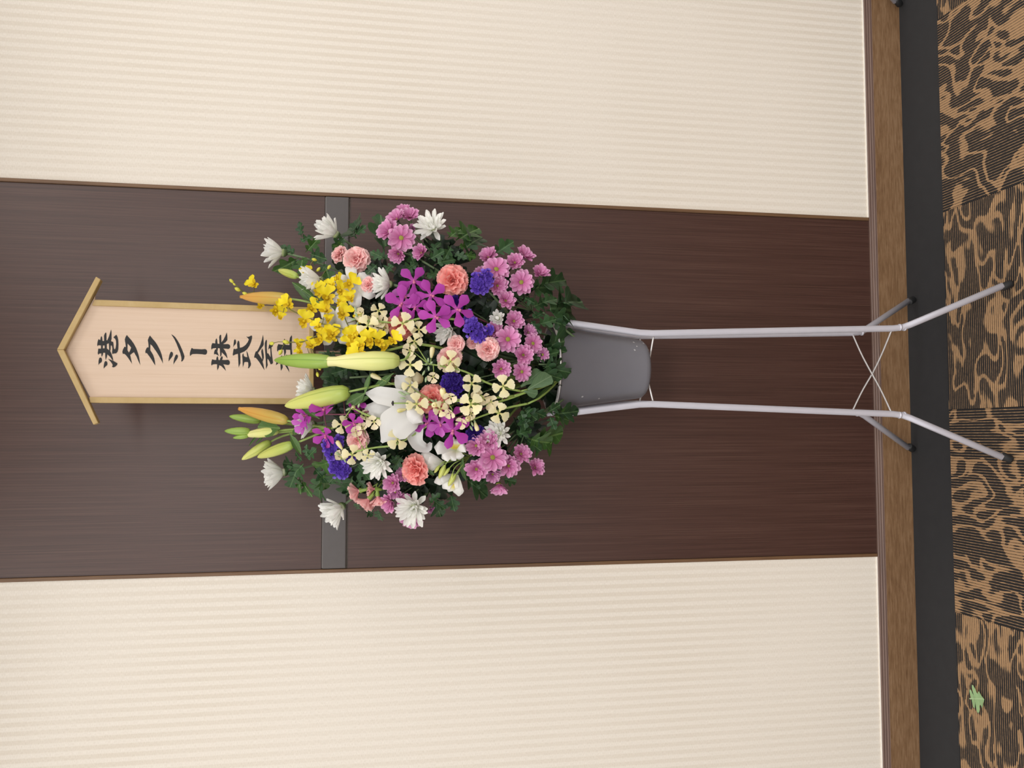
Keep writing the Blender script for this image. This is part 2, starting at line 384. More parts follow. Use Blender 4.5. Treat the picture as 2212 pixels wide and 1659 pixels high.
# ------------------------------------------------------------------ name board
BT = math.tan(R(4.5)); BZ0 = 1.555; BY0 = -.165
BN = Vector((0, 1, BT)).normalized()
def onboard(x, y, lift=0):
    p0 = Vector((0, BY0-lift, BZ0)); d = ray(x, y); return CAM + d*((p0-CAM).dot(BN)/d.dot(BN))
sg = thing('name_board', (.045, BY0, .84), 'pale wooden name board with gabled top and black vertical brush lettering', 'sign')
def slab(name, pts, lift0, lift1, mat, parent=sg, bev=0):
    # polygon in the board plane, from lift0 to lift1 towards the room (same outline, real thickness)
    front = [onboard(x, y, 0) - BN*lift1 for x, y in pts]; back = [onboard(x, y, 0) - BN*lift0 for x, y in pts]
    n = len(pts); tri = tessellate_polygon([front])
    nn = sum(((front[b]-front[a]).cross(front[c]-front[a]) for a, b, c in tri), Vector())
    tri = [(a, b, c) if (front[b]-front[a]).cross(front[c]-front[a]).dot(BN) < 0 else (a, c, b) for a, b, c in tri]
    f = list(tri) + [(c+n, b+n, a+n) for a, b, c in tri]
    f += [(i, (i+1) % n, (i+1) % n+n, i+n) for i in range(n)]
    o = part(name, front+back, f, mat, parent, False)
    if bev: bevel(o, bev, 2)
    return o
AP = (133, 757)
slab('board_face', [(141, 757), (206, 639), (205, 652), (672, 668), (672, 868), (199, 866)], -.004, .001, BOARD)
slab('frame_bar', [(205, 648), (678, 664.8), (678, 677), (199.5, 660.5)], -.004, .006, FRAMEW, sg, .0012)
slab('frame_bar', [(194, 858), (677, 861), (677, 873.5), (195, 870.5)], -.004, .006, FRAMEW, sg, .0012)
slab('frame_bar', [(667.5, 676.8), (677.5, 677.2), (677.5, 861), (667.5, 861)], -.004, .0055, FRAMEW, sg, .0012)
slab('roof_bar', [(126.5, 757), (210.5, 600), (221, 606.5), (142, 757)], -.008, .016, FRAMEW, sg, .0015)
slab('roof_bar', [(126.5, 757), (142, 757), (215.5, 913.5), (205, 918)], -.008, .016, FRAMEW, sg, .0015)
pc = onboard(677, 769); pa = atY(700, 770, BY0+.012)
part('post', *box(pa.x-.012, pa.x+.012, BY0+.008, BY0+.018, .83, BZ0+.10), plain('brown_stake', '9a7c62', .6), sg, False)
GL = []   # every character: (crop x, crop y, pixels per picture pixel, list of outlines)
GL.append((205, 700, 16.59, [
 [(85,740),(100,640),(130,540),(180,570),(300,612),(420,585),(520,600),(560,640),(440,700),(415,735),(400,770),(220,770),(130,760),(100,800)],
 [(195,600),(200,540),(215,470),(238,435),(262,470),(275,600),(270,640),(200,640)],
 [(335,640),(330,420),(360,340),(400,300),(415,340),(420,640)],
 [(440,600),(510,440),(560,270),(585,200),(597,280),(600,540),(575,600),(520,680),(430,720),(400,700)],
 [(222,750),(290,750),(285,900),(222,900)], [(350,750),(430,720),(430,900),(355,890)],
 [(115,980),(125,885),(220,885),(350,870),(440,885),(510,940),(560,985),(600,1080),(640,1200),(665,1320),(620,1280),(550,1180),(450,1085),(440,1130),(425,1200),(388,1290),(375,1160),(370,1030),(300,1030),(290,1090),(250,1180),(235,1120),(235,1050),(160,1060),(125,1105),(105,1040)],
 [(500,680),(570,690),(565,900),(545,990),(515,930),(510,800)],
 [(520,640),(575,595),(610,635),(655,640),(665,700),(670,780),(610,775),(540,765)],
 [(600,700),(665,690),(680,860),(700,905),(725,905),(745,860),(765,720),(760,600),(730,530),(665,480),(720,430),(770,385),(810,460),(835,560),(845,720),(840,900),(810,1000),(760,1050),(690,1055),(625,1075),(620,1000),(630,880)],
 [(130,1465),(135,1330),(155,1230),(190,1200),(235,1215),(258,1270),(255,1340),(220,1380),(160,1420)],
 [(315,1590),(325,1480),(345,1370),(385,1325),(430,1345),(450,1400),(445,1470),(380,1525)],
 [(475,1250),(560,1280),(660,1320),(760,1380),(812,1410),(795,1470),(730,1530),(660,1555),(618,1530),(645,1480),(620,1420),(560,1340)]]))
GL.append((205, 700, 16.59, [
 [(1150,395),(1200,460),(1300,570),(1400,710),(1480,860),(1540,1020),(1585,1180),(1630,1470),(1580,1370),(1500,1180),(1400,1005),(1310,860),(1250,780),(1165,690),(1085,640),(1075,550),(1105,460)],
 [(1085,620),(1175,690),(1170,940),(1220,1025),(1265,1110),(1290,1220),(1335,1425),(1270,1330),(1190,1210),(1110,1110),(1050,1065),(1005,1075),(985,1000),(1010,910),(1065,810),(1110,830),(1105,740)],
 [(1300,850),(1420,1000),(1400,1010),(1340,1050),(1265,1110),(1215,1030),(1260,960)]]))
GL.append((300, 710, 18.43, [[(440,275),(480,320),(560,420),(650,520),(730,640),(800,770),(860,900),(910,1040),(945,1200),(958,1390),(900,1260),(800,1080),(700,920),(600,780),(530,680),(460,620),(455,860),(520,960),(570,1050),(615,1180),(640,1300),(655,1465),(590,1370),(500,1220),(400,1080),(330,985),(290,965),(268,990),(258,900),(290,810),(340,740),(385,755),(390,690),(375,560),(358,460),(390,370)]]))
GL.append((300, 710, 18.43, [
 [(1290,225),(1370,270),(1450,340),(1540,470),(1630,630),(1720,830),(1790,1010),(1818,1110),(1800,1200),(1750,1280),(1700,1315),(1685,1290),(1700,1230),(1690,1130),(1650,980),(1580,800),(1500,600),(1410,410)],
 [(1185,1300),(1190,1180),(1220,1040),(1260,940),(1300,915),(1345,945),(1365,1010),(1340,1100),(1270,1190)],
 [(1375,1425),(1385,1310),(1415,1170),(1460,1060),(1505,1025),(1545,1055),(1560,1120),(1520,1210),(1440,1320)]]))
GL.append((400, 705, 16.59, [[(240,770),(290,810),(400,815),(600,825),(720,815),(770,845),(790,900),(780,970),(740,1015),(690,1015),(600,1000),(420,990),(270,995),(225,1015),(190,1060),(170,1040),(168,960),(190,880),(215,810)]]))
GL.append((400, 705, 16.59, [
 [(975,600),(1080,615),(1080,540),(1100,460),(1125,430),(1145,480),(1160,620),(1230,630),(1225,500),(1220,380),(1240,320),(1270,300),(1290,320),(1295,580),(1360,500),(1430,370),(1490,220),(1510,330),(1515,490),(1450,570),(1360,630),(1400,640),(1540,635),(1600,670),(1618,720),(1600,780),(1550,815),(1480,805),(1365,795),(1420,860),(1480,980),(1520,1155),(1440,1060),(1310,930),(1310,1000),(1290,1060),(1255,1095),(1250,960),(1240,790),(1175,780),(1165,860),(1150,905),(1175,970),(1210,1060),(1140,1020),(1070,990),(1035,1015),(1035,930),(1070,830),(1110,825),(1110,780),(1030,785),(970,800),(950,845),(932,790),(940,690)],
 [(970,1180),(1040,1205),(1115,1205),(1120,1130),(1155,1065),(1180,1110),(1195,1205),(1240,1215),(1265,1130),(1315,1065),(1345,1100),(1345,1150),(1320,1200),(1400,1210),(1540,1200),(1590,1240),(1605,1300),(1590,1360),(1540,1390),(1450,1370),(1365,1360),(1410,1440),(1460,1595),(1380,1510),(1290,1420),(1215,1395),(1215,1450),(1190,1510),(1155,1580),(1145,1480),(1145,1360),(1060,1355),(980,1370),(955,1410),(932,1370),(940,1270)]]))
GL.append((500, 710, 16.59, [
 [(68,655),(75,540),(95,410),(125,380),(155,410),(168,480),(160,540),(110,590)],
 [(80,720),(140,735),(215,710),(205,620),(200,540),(225,450),(250,430),(280,470),(290,560),(300,690),(400,660),(500,590),(580,490),(625,390),(590,340),(530,285),(600,295),(660,275),(710,245),(740,265),(735,350),(700,480),(640,620),(560,740),(460,820),(310,885),(320,1000),(320,1240),(290,1310),(258,1390),(250,1250),(240,1050),(230,900),(140,925),(55,970),(45,920),(65,800)],
 [(425,885),(445,985),(500,1015),(570,1025),(555,940),(535,795),(580,870),(620,1010),(670,1140),(700,1260),(690,1320),(640,1400),(605,1425),(590,1410),(605,1350),(600,1220),(575,1195),(480,1195),(455,1215),(440,1290),(408,1380),(400,1250),(395,1100),(385,980),(395,920)]]))
GL.append((540, 710, 16.59, [
 [(462,220),(480,330),(492,560),(470,620),(380,740),(285,875),(350,970),(440,1110),(430,1010),(410,900),(400,820),(420,740),(445,710),(465,780),(490,920),(495,1040),(470,1130),(450,1180),(480,1290),(520,1490),(440,1370),(340,1210),(250,1090),(190,1035),(160,1055),(150,1000),(180,890),(210,815),(245,815),(300,730),(370,580),(430,380)],
 [(590,395),(605,440),(600,700),(615,890),(650,880),(690,950),(740,1030),(735,900),(725,710),(700,705),(655,750),(670,640),(695,540),(715,515),(760,560),(800,580),(825,600),(810,640),(770,660),(770,780),(790,960),(810,1100),(825,1220),(800,1260),(745,1280),(725,1250),(700,1180),(660,1110),(625,1080),(620,1180),(635,1310),(610,1370),(572,1445),(570,1320),(565,1150),(555,980),(540,800),(530,600),(530,520),(560,430)]]))
GL.append((540, 710, 16.59, [
 [(1010,555),(1100,570),(1185,580),(1190,450),(1235,360),(1262,410),(1265,580),(1415,590),(1410,460),(1430,330),(1490,235),(1505,300),(1495,500),(1495,700),(1515,920),(1510,1060),(1490,1120),(1450,1060),(1450,920),(1440,760),(1285,755),(1290,850),(1240,980),(1230,980),(1220,850),(1210,755),(1100,755),(1020,770),(990,830),(970,780),(975,650)],
 [(1085,1020),(1130,960),(1160,1000),(1140,1100),(1160,1290),(1175,1380),(1150,1440),(1110,1510),(1095,1400),(1090,1280)],
 [(930,1310),(940,1220),(1000,1100),(1060,1060),(1090,1150),(1010,1250)],
 [(1280,960),(1310,930),(1345,960),(1300,1100),(1240,1150),(1100,1180),(1090,1130),(1250,1060)],
 [(1130,1150),(1230,1150),(1340,1340),(1380,1430),(1412,1560),(1330,1430),(1260,1325)]]))
for ox, oy, sc, polys in GL:
    V, Fc = [], []
    for k2, pl in enumerate(polys):
        pts = [(ox+a/sc, oy+b/sc) for a, b in pl]; n = len(pts); l1 = .0014+.00004*k2
        fr = [onboard(*q)-BN*l1 for q in pts]; bk = [onboard(*q)-BN*.0008 for q in pts]
        tri = [(a, b, c) if (fr[b]-fr[a]).cross(fr[c]-fr[a]).dot(BN) < 0 else (a, c, b) for a, b, c in tessellate_polygon([fr])]
        o0 = len(V); V += fr+bk
        Fc += [tuple(q+o0 for q in t) for t in tri] + [(o0+i, o0+(i+1) % n, o0+(i+1) % n+n, o0+i+n) for i in range(n)]
    part('lettering', V, Fc, INK, sg, False)

# ------------------------------------------------------------------ flower building blocks
def grid(fn, nu, nv):
    v = [fn(i/nu, -1+2*j/nv) for i in range(nu+1) for j in range(nv+1)]
    f = [(i*(nv+1)+j, i*(nv+1)+j+1, (i+1)*(nv+1)+j+1, (i+1)*(nv+1)+j) for i in range(nu) for j in range(nv)]
    return v, f
def prof_w(ctrl):
    xs = [c[0] for c in ctrl]; ys = [c[1] for c in ctrl]
    def w(t):
        k = 0
        while k < len(xs)-2 and t > xs[k+1]: k += 1
        u = (t-xs[k])/(xs[k+1]-xs[k]); u = u*u*(3-2*u)
        return ys[k]+(ys[k+1]-ys[k])*u
    return w
def petal_mesh(name, mat, ctrl, cup=.25, curl=0., nu=6, nv=4, notch=0., ruff=0., rk=3., ph=0., twist=0., tipround=.0):
    w = prof_w(ctrl)
    def fn(t, s):
        x = s*w(t); y = t - notch*max(0, 1-abs(s)*2.2)*t**6 - tipround*s*s*t**3
        z = cup*w(t)*s*s + curl*t*t + ruff*t*t*math.sin(rk*s*math.pi+ph) + twist*s*t*w(t)
        return (x, y, z)
    return mesh(name, *grid(fn, nu, nv), mat)
MUMW = [(0, .07), (.25, .11), (.62, .18), (.86, .175), (.96, .125), (1, .045)]
WHW = [(0, .06), (.3, .095), (.7, .125), (.90, .115), (.97, .08), (1, .03)]
P_PINK = [petal_mesh('petal', PINK, MUMW, .55, c, ph=i) for i, c in enumerate((.05, .16, -.08))]
P_PINKD = [petal_mesh('petal', PINKD, MUMW, .6, c, ph=i) for i, c in enumerate((.05, .18, -.05))]
P_WHITE = [petal_mesh('petal', WHITE, WHW, .9, c, twist=t) for c, t in ((.22, 0), (.34, .2), (.10, -.2))]
FANW = [(0, .07), (.3, .20), (.7, .46), (1, .52)]
def carn_mesh(mat, ph, amp):
    w = prof_w(FANW)
    def fn(t, s):
        y = t*(1-.22*s*s*t) + (.035*math.sin(s*17+ph*2) if t > .95 else 0)
        return (s*w(t), y, amp*t**1.5*math.sin(s*5.2+ph) + .16*t*t*s*s - .12*t*t*t)
    return mesh('petal', *grid(fn, 5, 12), mat)
P_SAL = [carn_mesh(SALMON, p, a) for p, a in ((0, .12), (1.3, .15), (2.7, .11))]
P_ROSE = [carn_mesh(ROSE, p, a) for p, a in ((.4, .10), (1.9, .12), (3.1, .09))]
ORW = [(0, .06), (.25, .11), (.65, .27), (.85, .24), (.96, .12), (1, .02)]
P_MAG = [petal_mesh('petal', MAG, ORW, -.15, c) for c in (.02, -.12)]
P_MAGL = [petal_mesh('petal', MAGL, ORW, .3, c) for c in (.08, -.05)]
ONW = [(0, .10), (.2, .16), (.6, .68), (.85, .66), (.96, .5), (1, .36)]
P_LIP = [petal_mesh('lip', YEL, ONW, .12, -.18, 8, 10, .22, .07, 2, p, 0, .10) for p in (0, 1.6)]
P_SEP = petal_mesh('sepal', YELS, [(0, .1), (.5, .24), (.85, .18), (1, .03)], .4, .2)
STW = [(0, .06), (.22, .10), (.48, .36), (.76, .50), (.92, .40), (1, .14)]
P_STK = [petal_mesh('petal', CREAM, STW, -.15, c, 7, 4, .07, .03, 1, c*9) for c in (-.12, .05, -.25)]
P_STKB = [petal_mesh('petal', CREAMB, STW, .3, c, 7, 4, .07, .03, 1, c*9) for c in (.12, -.15)]
def frill_mesh(mat):
    v, f = lathe([(.02, 0), (.16, .35), (.42, .62), (.62, .7)], 10)
    v = [(x*(1+.18*math.sin(5*math.atan2(y, x))*(z > .6)), y*(1+.18*math.cos(4*math.atan2(y, x))*(z > .6)), z+.10*math.sin(5*math.atan2(y, x)+1)*(z > .6)) for x, y, z in v]
    return v, f
OUTL = [(.014,0),(.016,.10),(.03,.15),(.10,.155),(.185,.185),(.225,.235),(.215,.29),(.15,.325),(.105,.355),(.115,.40),(.19,.425),(.28,.465),(.335,.53),(.315,.595),(.24,.625),(.165,.63),(.135,.665),(.155,.715),(.19,.775),(.185,.84),(.135,.90),(.09,.915),(.055,.965),(.002,1)]
def lobed_leaf(mat, ph, dep=.5, bend=.18, wid=1.0):
    V, Fs = [], []; n = len(OUTL); rnd = random.Random(int(ph*100)+7)
    mid = []
    for i, (x, y) in enumerate(OUTL): mid.append(max(y-.62*x, mid[-1] if mid else 0))
    for sgn in (-1, 1):
        o0 = len(V); kx = 1+.15*math.sin(ph*9+sgn); sh = .02*sgn*math.sin(ph*5)
        for i, (x, y) in enumerate(OUTL):
            x = .02+(x-.02)*(1.5-dep) + (x*.35*(dep-.5)*2 if x > .15 else 0) if x > .03 else x
            x *= wid*kx*(1+rnd.uniform(-.06, .06)); y2 = y+rnd.uniform(-.008, .008)+sh
            for q in (0, .5, 1):
                px, py = x*q, mid[i]+(y2-mid[i])*q
                V.append((sgn*px, py, .34*px - bend*py*py + .035*math.sin(py*14+ph*7)*q))
        for i in range(n-1):
            for q in range(2):
                a = o0+i*3+q; f = (a, a+1, a+4, a+3); Fs.append(f if sgn > 0 else f[::-1])
    return mesh('leaf', V, Fs, mat)
L_MUM = [lobed_leaf(MUMLEAF, p, d, b) for p, d, b in ((0, .5, .15), (.25, .62, .3), (.5, .45, .05), (.7, .58, -.1))]
L_MUMG = [lobed_leaf(MUMLEAFG, p, d, b) for p, d, b in ((.1, .5, .2), (.4, .6, .3))]
L_SHADE = [lobed_leaf(SHADELEAF, p, d, b, 1.2) for p, d, b in ((0, .4, .15), (.3, .5, .3), (.6, .35, 0))]
L_PALE = lobed_leaf(PALELEAF, .15, .62, .02, 1.5)
LLW = [(0, .02), (.12, .03), (.3, .12), (.55, .15), (.8, .10), (1, .01)]
L_LILY = [petal_mesh('leaf', LILYLEAF, LLW, .5, b, 10, 4) for b in (-.25, .2)]
L_GREY = [petal_mesh('leaf', GREYLEAF, [(0, .03), (.15, .06), (.5, .18), (.8, .22), (.94, .15), (1, .02)], .25, -.12, 9, 4)]
def disc_mesh(name, mat, rr=.22, hh=.10):
    v, f = lathe([(0.001, hh), (rr*.5, hh*.93), (rr*.85, hh*.6), (rr, 0), (rr*.7, -.05), (.06, -.14)], 14)
    return mesh(name, v, f, mat)
M_DISC = disc_mesh('flower_head', DISC); M_WCEN = disc_mesh('flower_head', GTUFT, .2, .16)
M_KCS = disc_mesh('flower_head', SALMON, .16, .05); M_KCR = disc_mesh('flower_head', ROSE, .16, .05); M_KCAL = mesh('calyx', *lathe([(.05, -.95), (.15, -.85), (.19, -.5), (.2, -.25), (.24, -.05)], 12), CALYX)
M_OCEN = mesh('flower_head', *lathe([(.001, .14), (.05, .12), (.075, .05), (.08, -.05), (.03, -.14)], 10), LIP)
M_OLIP = mesh('lip', *lathe([(.03, .02), (.07, .12), (.13, .24), (.10, .34), (.02, .36)], 8), LIP)
M_YCEN = mesh('flower_head', *lathe([(.001, .22), (.12, .16), (.14, .05), (.05, -.1)], 8), YELS)
M_SCEN = mesh('flower_head', *lathe([(.001, .04), (.07, .02), (.08, -.2), (.10, -.5), (.04, -.6)], 8), CALYX)
M_MCAL = mesh('calyx', *lathe([(.05, -.20), (.15, -.15), (.20, -.05), (.19, .04), (.14, .0)], 14), CALYXD)
M_YBUD = mesh('bud', *lathe([(.05, -1), (.45, -.6), (.6, 0), (.45, .6), (.02, 1)], 10), YBUD)
M_SBUD = mesh('bud', *lathe([(.12, -1), (.34, -.5), (.40, 0), (.26, .7), (.02, 1)], 8), STEMBUD)
M_CBUD = mesh('bud', *lathe([(.2, -1), (.34, -.5), (.46, .2), (.42, .8), (.1, 1)], 8), CREAM)
M_GBUD = mesh('bud', *lathe([(.1, -1), (.30, -.55), (.38, 0), (.26, .65), (.03, 1)], 9, lambda a, z: 1+.1*math.cos(6*a)), BUDL)

BKC = Vector((SC.x, SC.y, .845))                     # where the stems stand, in the bucket
def depth(x, y):
    r2 = ((x-930)/370)**2 + ((y-795)/360)**2
    return -.205 - .185*math.sqrt(max(0, 1-r2))
def at(x, y, dz=0.): return atY(x, y, depth(x, y)-dz)  # dz: metres nearer the room
def wdir(dx, dy, tow=None):
    if tow is None: tow = math.sqrt(max(0, 1-dx*dx-dy*dy))
    return Vector((-dy, -tow-.0, -dx)).normalized()
def newflower(name, label, cat, group=None):
    a = random.uniform(0, 6.283); rr = random.uniform(.005, .045)
    return thing(name, BKC + Vector((rr*math.cos(a), rr*math.sin(a), 0)), label, cat, group)
def stem(t, end, n=None, mat=STEMD, r=.0028, name='stem', start=None, back=.10, via=None):
    a = Vector(start) if start is not None else WM[t].translation.copy()
    e = Vector(end); n = Vector(n) if n is not None else Vector((0, -.3, .9))
    if via: pts = [a] + [Vector(v) for v in via] + [e]
    else:
        d = (e-a).length; up = Vector((0, 0, 1)) if start is None else (e-a).normalized()
        c1 = a + up*(min(.26, d*.55) if start is None else d*.4); c2 = e - n.normalized()*min(back, d*.35)
        pts = [(a*(1-u)**3 + c1*3*u*(1-u)**2 + c2*3*u*u*(1-u) + e*u**3) for u in [i/9 for i in range(10)]]
    if len(pts) < 8: pts = smooth_path(pts, 12)
    q = [r*(1.15-.35*i/len(pts)) for i in range(len(pts))]
    return part(name, *tube(pts, q, 6), mat, t)
def head(t, loc, n, rpx, core, rings, meshes, spin=None, calyx=None, ref=None, jit=1.0, pname='petal'):
    s = rpx*pxm(loc); spin = random.uniform(0, 6.28) if spin is None else spin
    mw = frame(loc, n, spin, s, ref); h = inst(core.name.split('.')[0], core, t, mw)
    for cnt, tilt, ln, wd in rings:
        o0 = random.uniform(0, 6.28) if jit else 0
        for i in range(cnt):
            az = o0 + 2*math.pi*i/cnt + random.uniform(-.10, .10)*jit
            tl = R(tilt + random.uniform(-8, 8)*jit); q = ln*(1+random.uniform(-.07, .07)*jit)
            ml = Matrix.Rotation(az, 4, 'Z') @ Matrix.Translation((0, .07, 0)) @ Matrix.Rotation(tl, 4, 'X') @ Matrix.Rotation(random.uniform(-.15, .15)*jit, 4, 'Y') @ Matrix.Diagonal((q*wd, q, q, 1))
            inst(pname, random.choice(meshes), h, mw @ ml)
    if calyx: inst('calyx', calyx, h, mw)
    return h
def pink_head(t, x, y, r, face, dz=0., tilt=0, deep=False):
    p = at(x, y, dz+.004); n = wdir(*face); big = r >= 19
    rings = [(13 if big else 12, 10+tilt, 1.0, 1.28), (10, 30+tilt*.8, .86, 1.25)]
    if tilt <= 5: rings = [(13, 6, 1.0, 1.3), (9, 20, .88, 1.25)]
    elif big: rings.append((4, 56+tilt*.4, .50, 1.2))
    head(t, p, n, r, M_DISC, rings, P_PINKD if deep else P_PINK, calyx=M_MCAL); return p, n
def leaf(t, b, tip, dz=0., wide=1.0, roll=None, meshes=None, dzt=0.):
    meshes = meshes or L_MUM
    pb = at(b[0], b[1], dz); pt = at(tip[0], tip[1], dz+dzt)
    y = (pt-pb); ln = y.length; y.normalize()
    v = Vector((0, -1, .25)); roll = random.uniform(-.7, .7) if roll is None else roll
    z = (v - y*v.dot(y)).normalized(); z = Matrix.Rotation(roll, 3, y) @ z
    x = y.cross(z); mw = Matrix((x, y, z)).transposed().to_4x4(); mw.translation = pb
    o = inst('leaf', random.choice(meshes), t, mw @ Matrix.Diagonal((ln*wide, ln, ln, 1))); return o

# ------------------------------------------------------------------ white chrysanthemums
# (x, y, length px, facing, openness tilt, dz, label, leaves)
WH = [
 (612, 546, 44, (-.97, -.05), 52, .0, 'white chrysanthemum seen side-on, beside the small green lily bud', [((628,552),(600,538)),((640,548),(606,530)),((645,556),(592,590)),((652,512),(644,478)),((648,524),(674,507)),((650,560),(628,575)),((660,545),(690,512)),((668,548),(702,560)),((655,556),(648,588))]),
 (726, 507, 46, (-.80, -.42), 55, .0, 'white chrysanthemum seen side-on, in front of the grey metal band by the pink clusters', [((745,512),(716,540)),((760,505),(778,474)),((765,508),(790,488)),((770,515),(752,478)),((740,520),(722,548))]),
 (694, 606, 46, (-.93, .12), 45, -.005, 'white chrysanthemum half hidden behind yellow orchid florets', [((700,575),(714,608)),((690,590),(706,570))]),
 (936, 494, 40, (-.40, -.30), 30, .015, 'open white chrysanthemum with green heart beside pink daisies, against the dark panel', [((968,515),(998,486)),((985,520),(1037,482)),((1005,540),(1052,500)),((990,535),(1018,525)),((975,530),(960,560)),((1000,550),(1030,555))]),
 (842, 614, 40, (-.86, .05), 48, .01, 'white chrysanthemum between small pink carnation and magenta orchid', []),
 (972, 712, 36, (-.5, .35), 45, -.01, 'white chrysanthemum tucked behind the magenta orchid spray with open starry blooms', []),
 (1080, 936, 34, (-.48, -.05), 34, .01, 'white chrysanthemum behind the dense pink cluster nearest the bucket', [((1120,915),(1150,880)),((1110,940),(1150,925))]),
 (822, 997, 40, (-.42, .30), 38, .012, 'white chrysanthemum partly covered by a cream stock floret', [((842,1000),(862,985)),((835,1010),(828,1040))]),
 (896, 1094, 44, (-.38, .22), 32, .02, 'white chrysanthemum in front of pink blooms at the outer edge', [((925,1085),(950,1065)),((935,1078),(962,1098)),((940,1075),(958,1120))]),
 (738, 1094, 46, (-.72, .50), 50, .0, 'white chrysanthemum in front of the grey metal band beside pink spray carnations', [((770,1085),(774,1108))]),
 (614, 1020, 45, (-.97, .08), 50, .0, 'white chrysanthemum seen side-on, beside the fan of lily buds', [((640,1006),(606,1003)),((655,1002),(628,1030)),((640,1012),(621,1062)),((648,1030),(645,1068)),((652,1035),(670,1076)),((690,1030),(688,1084)),((700,1020),(704,1065)),((720,996),(674,1016)),((678,1008),(710,1042)),((665,988),(658,962)),((660,990),(680,968)),((655,995),(632,978))]),
 (676, 843, 36, (-.88, -.15), 45, -.03, 'white chrysanthemum peeping out between the lime lily bud and the name board', []),
 (676, 916, 38, (-.9, .1), 48, -.035, 'white chrysanthemum behind the magenta orchids next to the lily buds', []),
]
for x, y, ln, face, tl, dz, lab, lv in WH:
    t = newflower('white_chrysanthemum', lab, 'flower', 'white chrysanthemums in the arrangement')
    p = at(x, y, dz); n = wdir(*face)
    head(t, p, n, ln, M_WCEN, [(11, tl-14, 1.0, 1.12), (11, tl+4, .96, 1.08), (8, tl+20, .80, 1.0), (7, tl+36, .55, .9)], P_WHITE, calyx=M_MCAL)
    stem(t, p-n*.004, n, STEMD, .0032)
    for b, tp in lv: leaf(t, b, tp, dz-.004, 1.0, None, L_MUM if random.random() < .75 else L_MUMG)
t = newflower('white_chrysanthemum', 'round closed white chrysanthemum bud among pink daisies', 'flower', 'white chrysanthemums in the arrangement')
p = at(1075, 688, .012); n = wdir(-.25, 0)
P_INC = [petal_mesh('petal', WHITE, WHW, .9, c) for c in (1.0, 1.2)]
head(t, p, n, 28, M_WCEN, [(10, 4, .56, 1.9), (9, 26, .60, 1.8), (7, 48, .58, 1.5)], P_INC, calyx=M_MCAL); stem(t, p, n, STEMD, .0028)

# ------------------------------------------------------------------ pink spray chrysanthemums
SPR = [
 ('pink spray chrysanthemum reaching out next to an open white bloom with green heart', False, [(872,458,20,(-.3,-.7),-.02,15),(886,469,22,(-.1,-.55),.0,20),(858,474,24,(-.5,-.55),-.005,10),(842,500,28,(-.62,-.25),.005,15),(867,514,29,(-.1,.15),.012,5),(861,548,22,(-.45,.5),.008,25),(911,546,21,(-.62,.1),.0,25),(891,494,11,(0,-.3),-.01,40)], [((830,545),(814,470)),((880,540),(900,575)),((840,560),(812,545))]),
 ('pink spray chrysanthemum beside the salmon carnation and violet statice', False, [(1056,555,23,(-.45,-.45),-.008,15),(1072,582,29,(0,-.35),.01,5),(1112,568,22,(-.1,-.2),.004,20),(1132,555,24,(.25,-.6),-.01,15),(1167,594,23,(.15,-.6),.0,20),(1126,610,27,(0,0),.012,0),(1074,617,24,(.15,.25),.004,20),(1092,650,23,(.15,-.15),.006,20),(1040,592,18,(-.3,-.1),-.01,20)], [((1065,548),(1106,523)),((1145,625),(1208,622)),((1165,615),(1228,604)),((1130,640),(1160,655)),((1095,625),(1130,645))]),
 ('pink spray chrysanthemum around the round white bud close to the bucket', False, [(1110,694,23,(0,-.1),.0,15),(1097,733,29,(0,0),.015,0),(1141,719,19,(.2,-.3),-.004,15),(1151,742,22,(.15,0),.006,5),(1172,766,15,(.2,.1),.004,0),(1130,767,24,(.1,0),.01,15),(1082,797,23,(0,.1),.008,15),(1127,803,21,(.15,.15),.008,0),(1067,716,22,(-.2,-.2),-.008,15)], [((1175,745),(1253,720)),((1170,748),(1222,756)),((1150,690),(1178,672))]),
 ('pink spray chrysanthemum in a dense cluster beside the white alstroemeria', False, [(1029,963,25,(-.4,-.1),.0,15),(1054,954,26,(-.3,-.3),.006,20),(1064,988,31,(0,0),.018,0),(1029,1013,26,(-.15,.15),.008,10),(1098,1006,26,(.1,.1),.01,10),(1064,1024,19,(0,.4),-.004,15),(1125,981,23,(.2,-.2),.004,15),(1155,1010,22,(.3,-.2),.0,25),(1077,1045,26,(0,.88),-.006,30)], [((1000,1025),(1061,1070)),((1025,1055),(1056,1040)),((1085,1035),(1118,1042))]),
 ('pink spray chrysanthemum behind the white bloom at the outer edge', False, [(849,1043,23,(-.4,.0),.006,20),(871,1026,18,(-.3,-.2),-.004,15),(845,1084,25,(-.65,.35),.0,25),(854,1063,17,(-.3,.3),-.004,15),(876,1080,20,(-.4,.2),-.006,10),(889,1118,25,(-.2,.6),-.006,15),(930,1097,13,(.2,.5),-.01,35)], [((815,1100),(825,1128)),((790,1098),(807,1116)),((975,1065),(984,1102))]),
]
for lab, deep, heads, lv in SPR:
    t = newflower('spray_chrysanthemum', lab, 'flower', 'pink spray chrysanthemums in the arrangement')
    cen = sum((at(h[0], h[1], h[4]) for h in heads), Vector())/len(heads)
    node = cen.lerp(BKC+Vector((0, 0, .15)), .38); stem(t, node, (cen-BKC), STEMD, .003)
    for x, y, r, face, dz, tl in heads:
        p, n = pink_head(t, x, y, r, face, dz, tl, r < 20)
        stem(t, p-n*.003, n, STEMD, .0016, 'branch', node, .03)
    for b, tp in lv: leaf(t, b, tp, -.012)

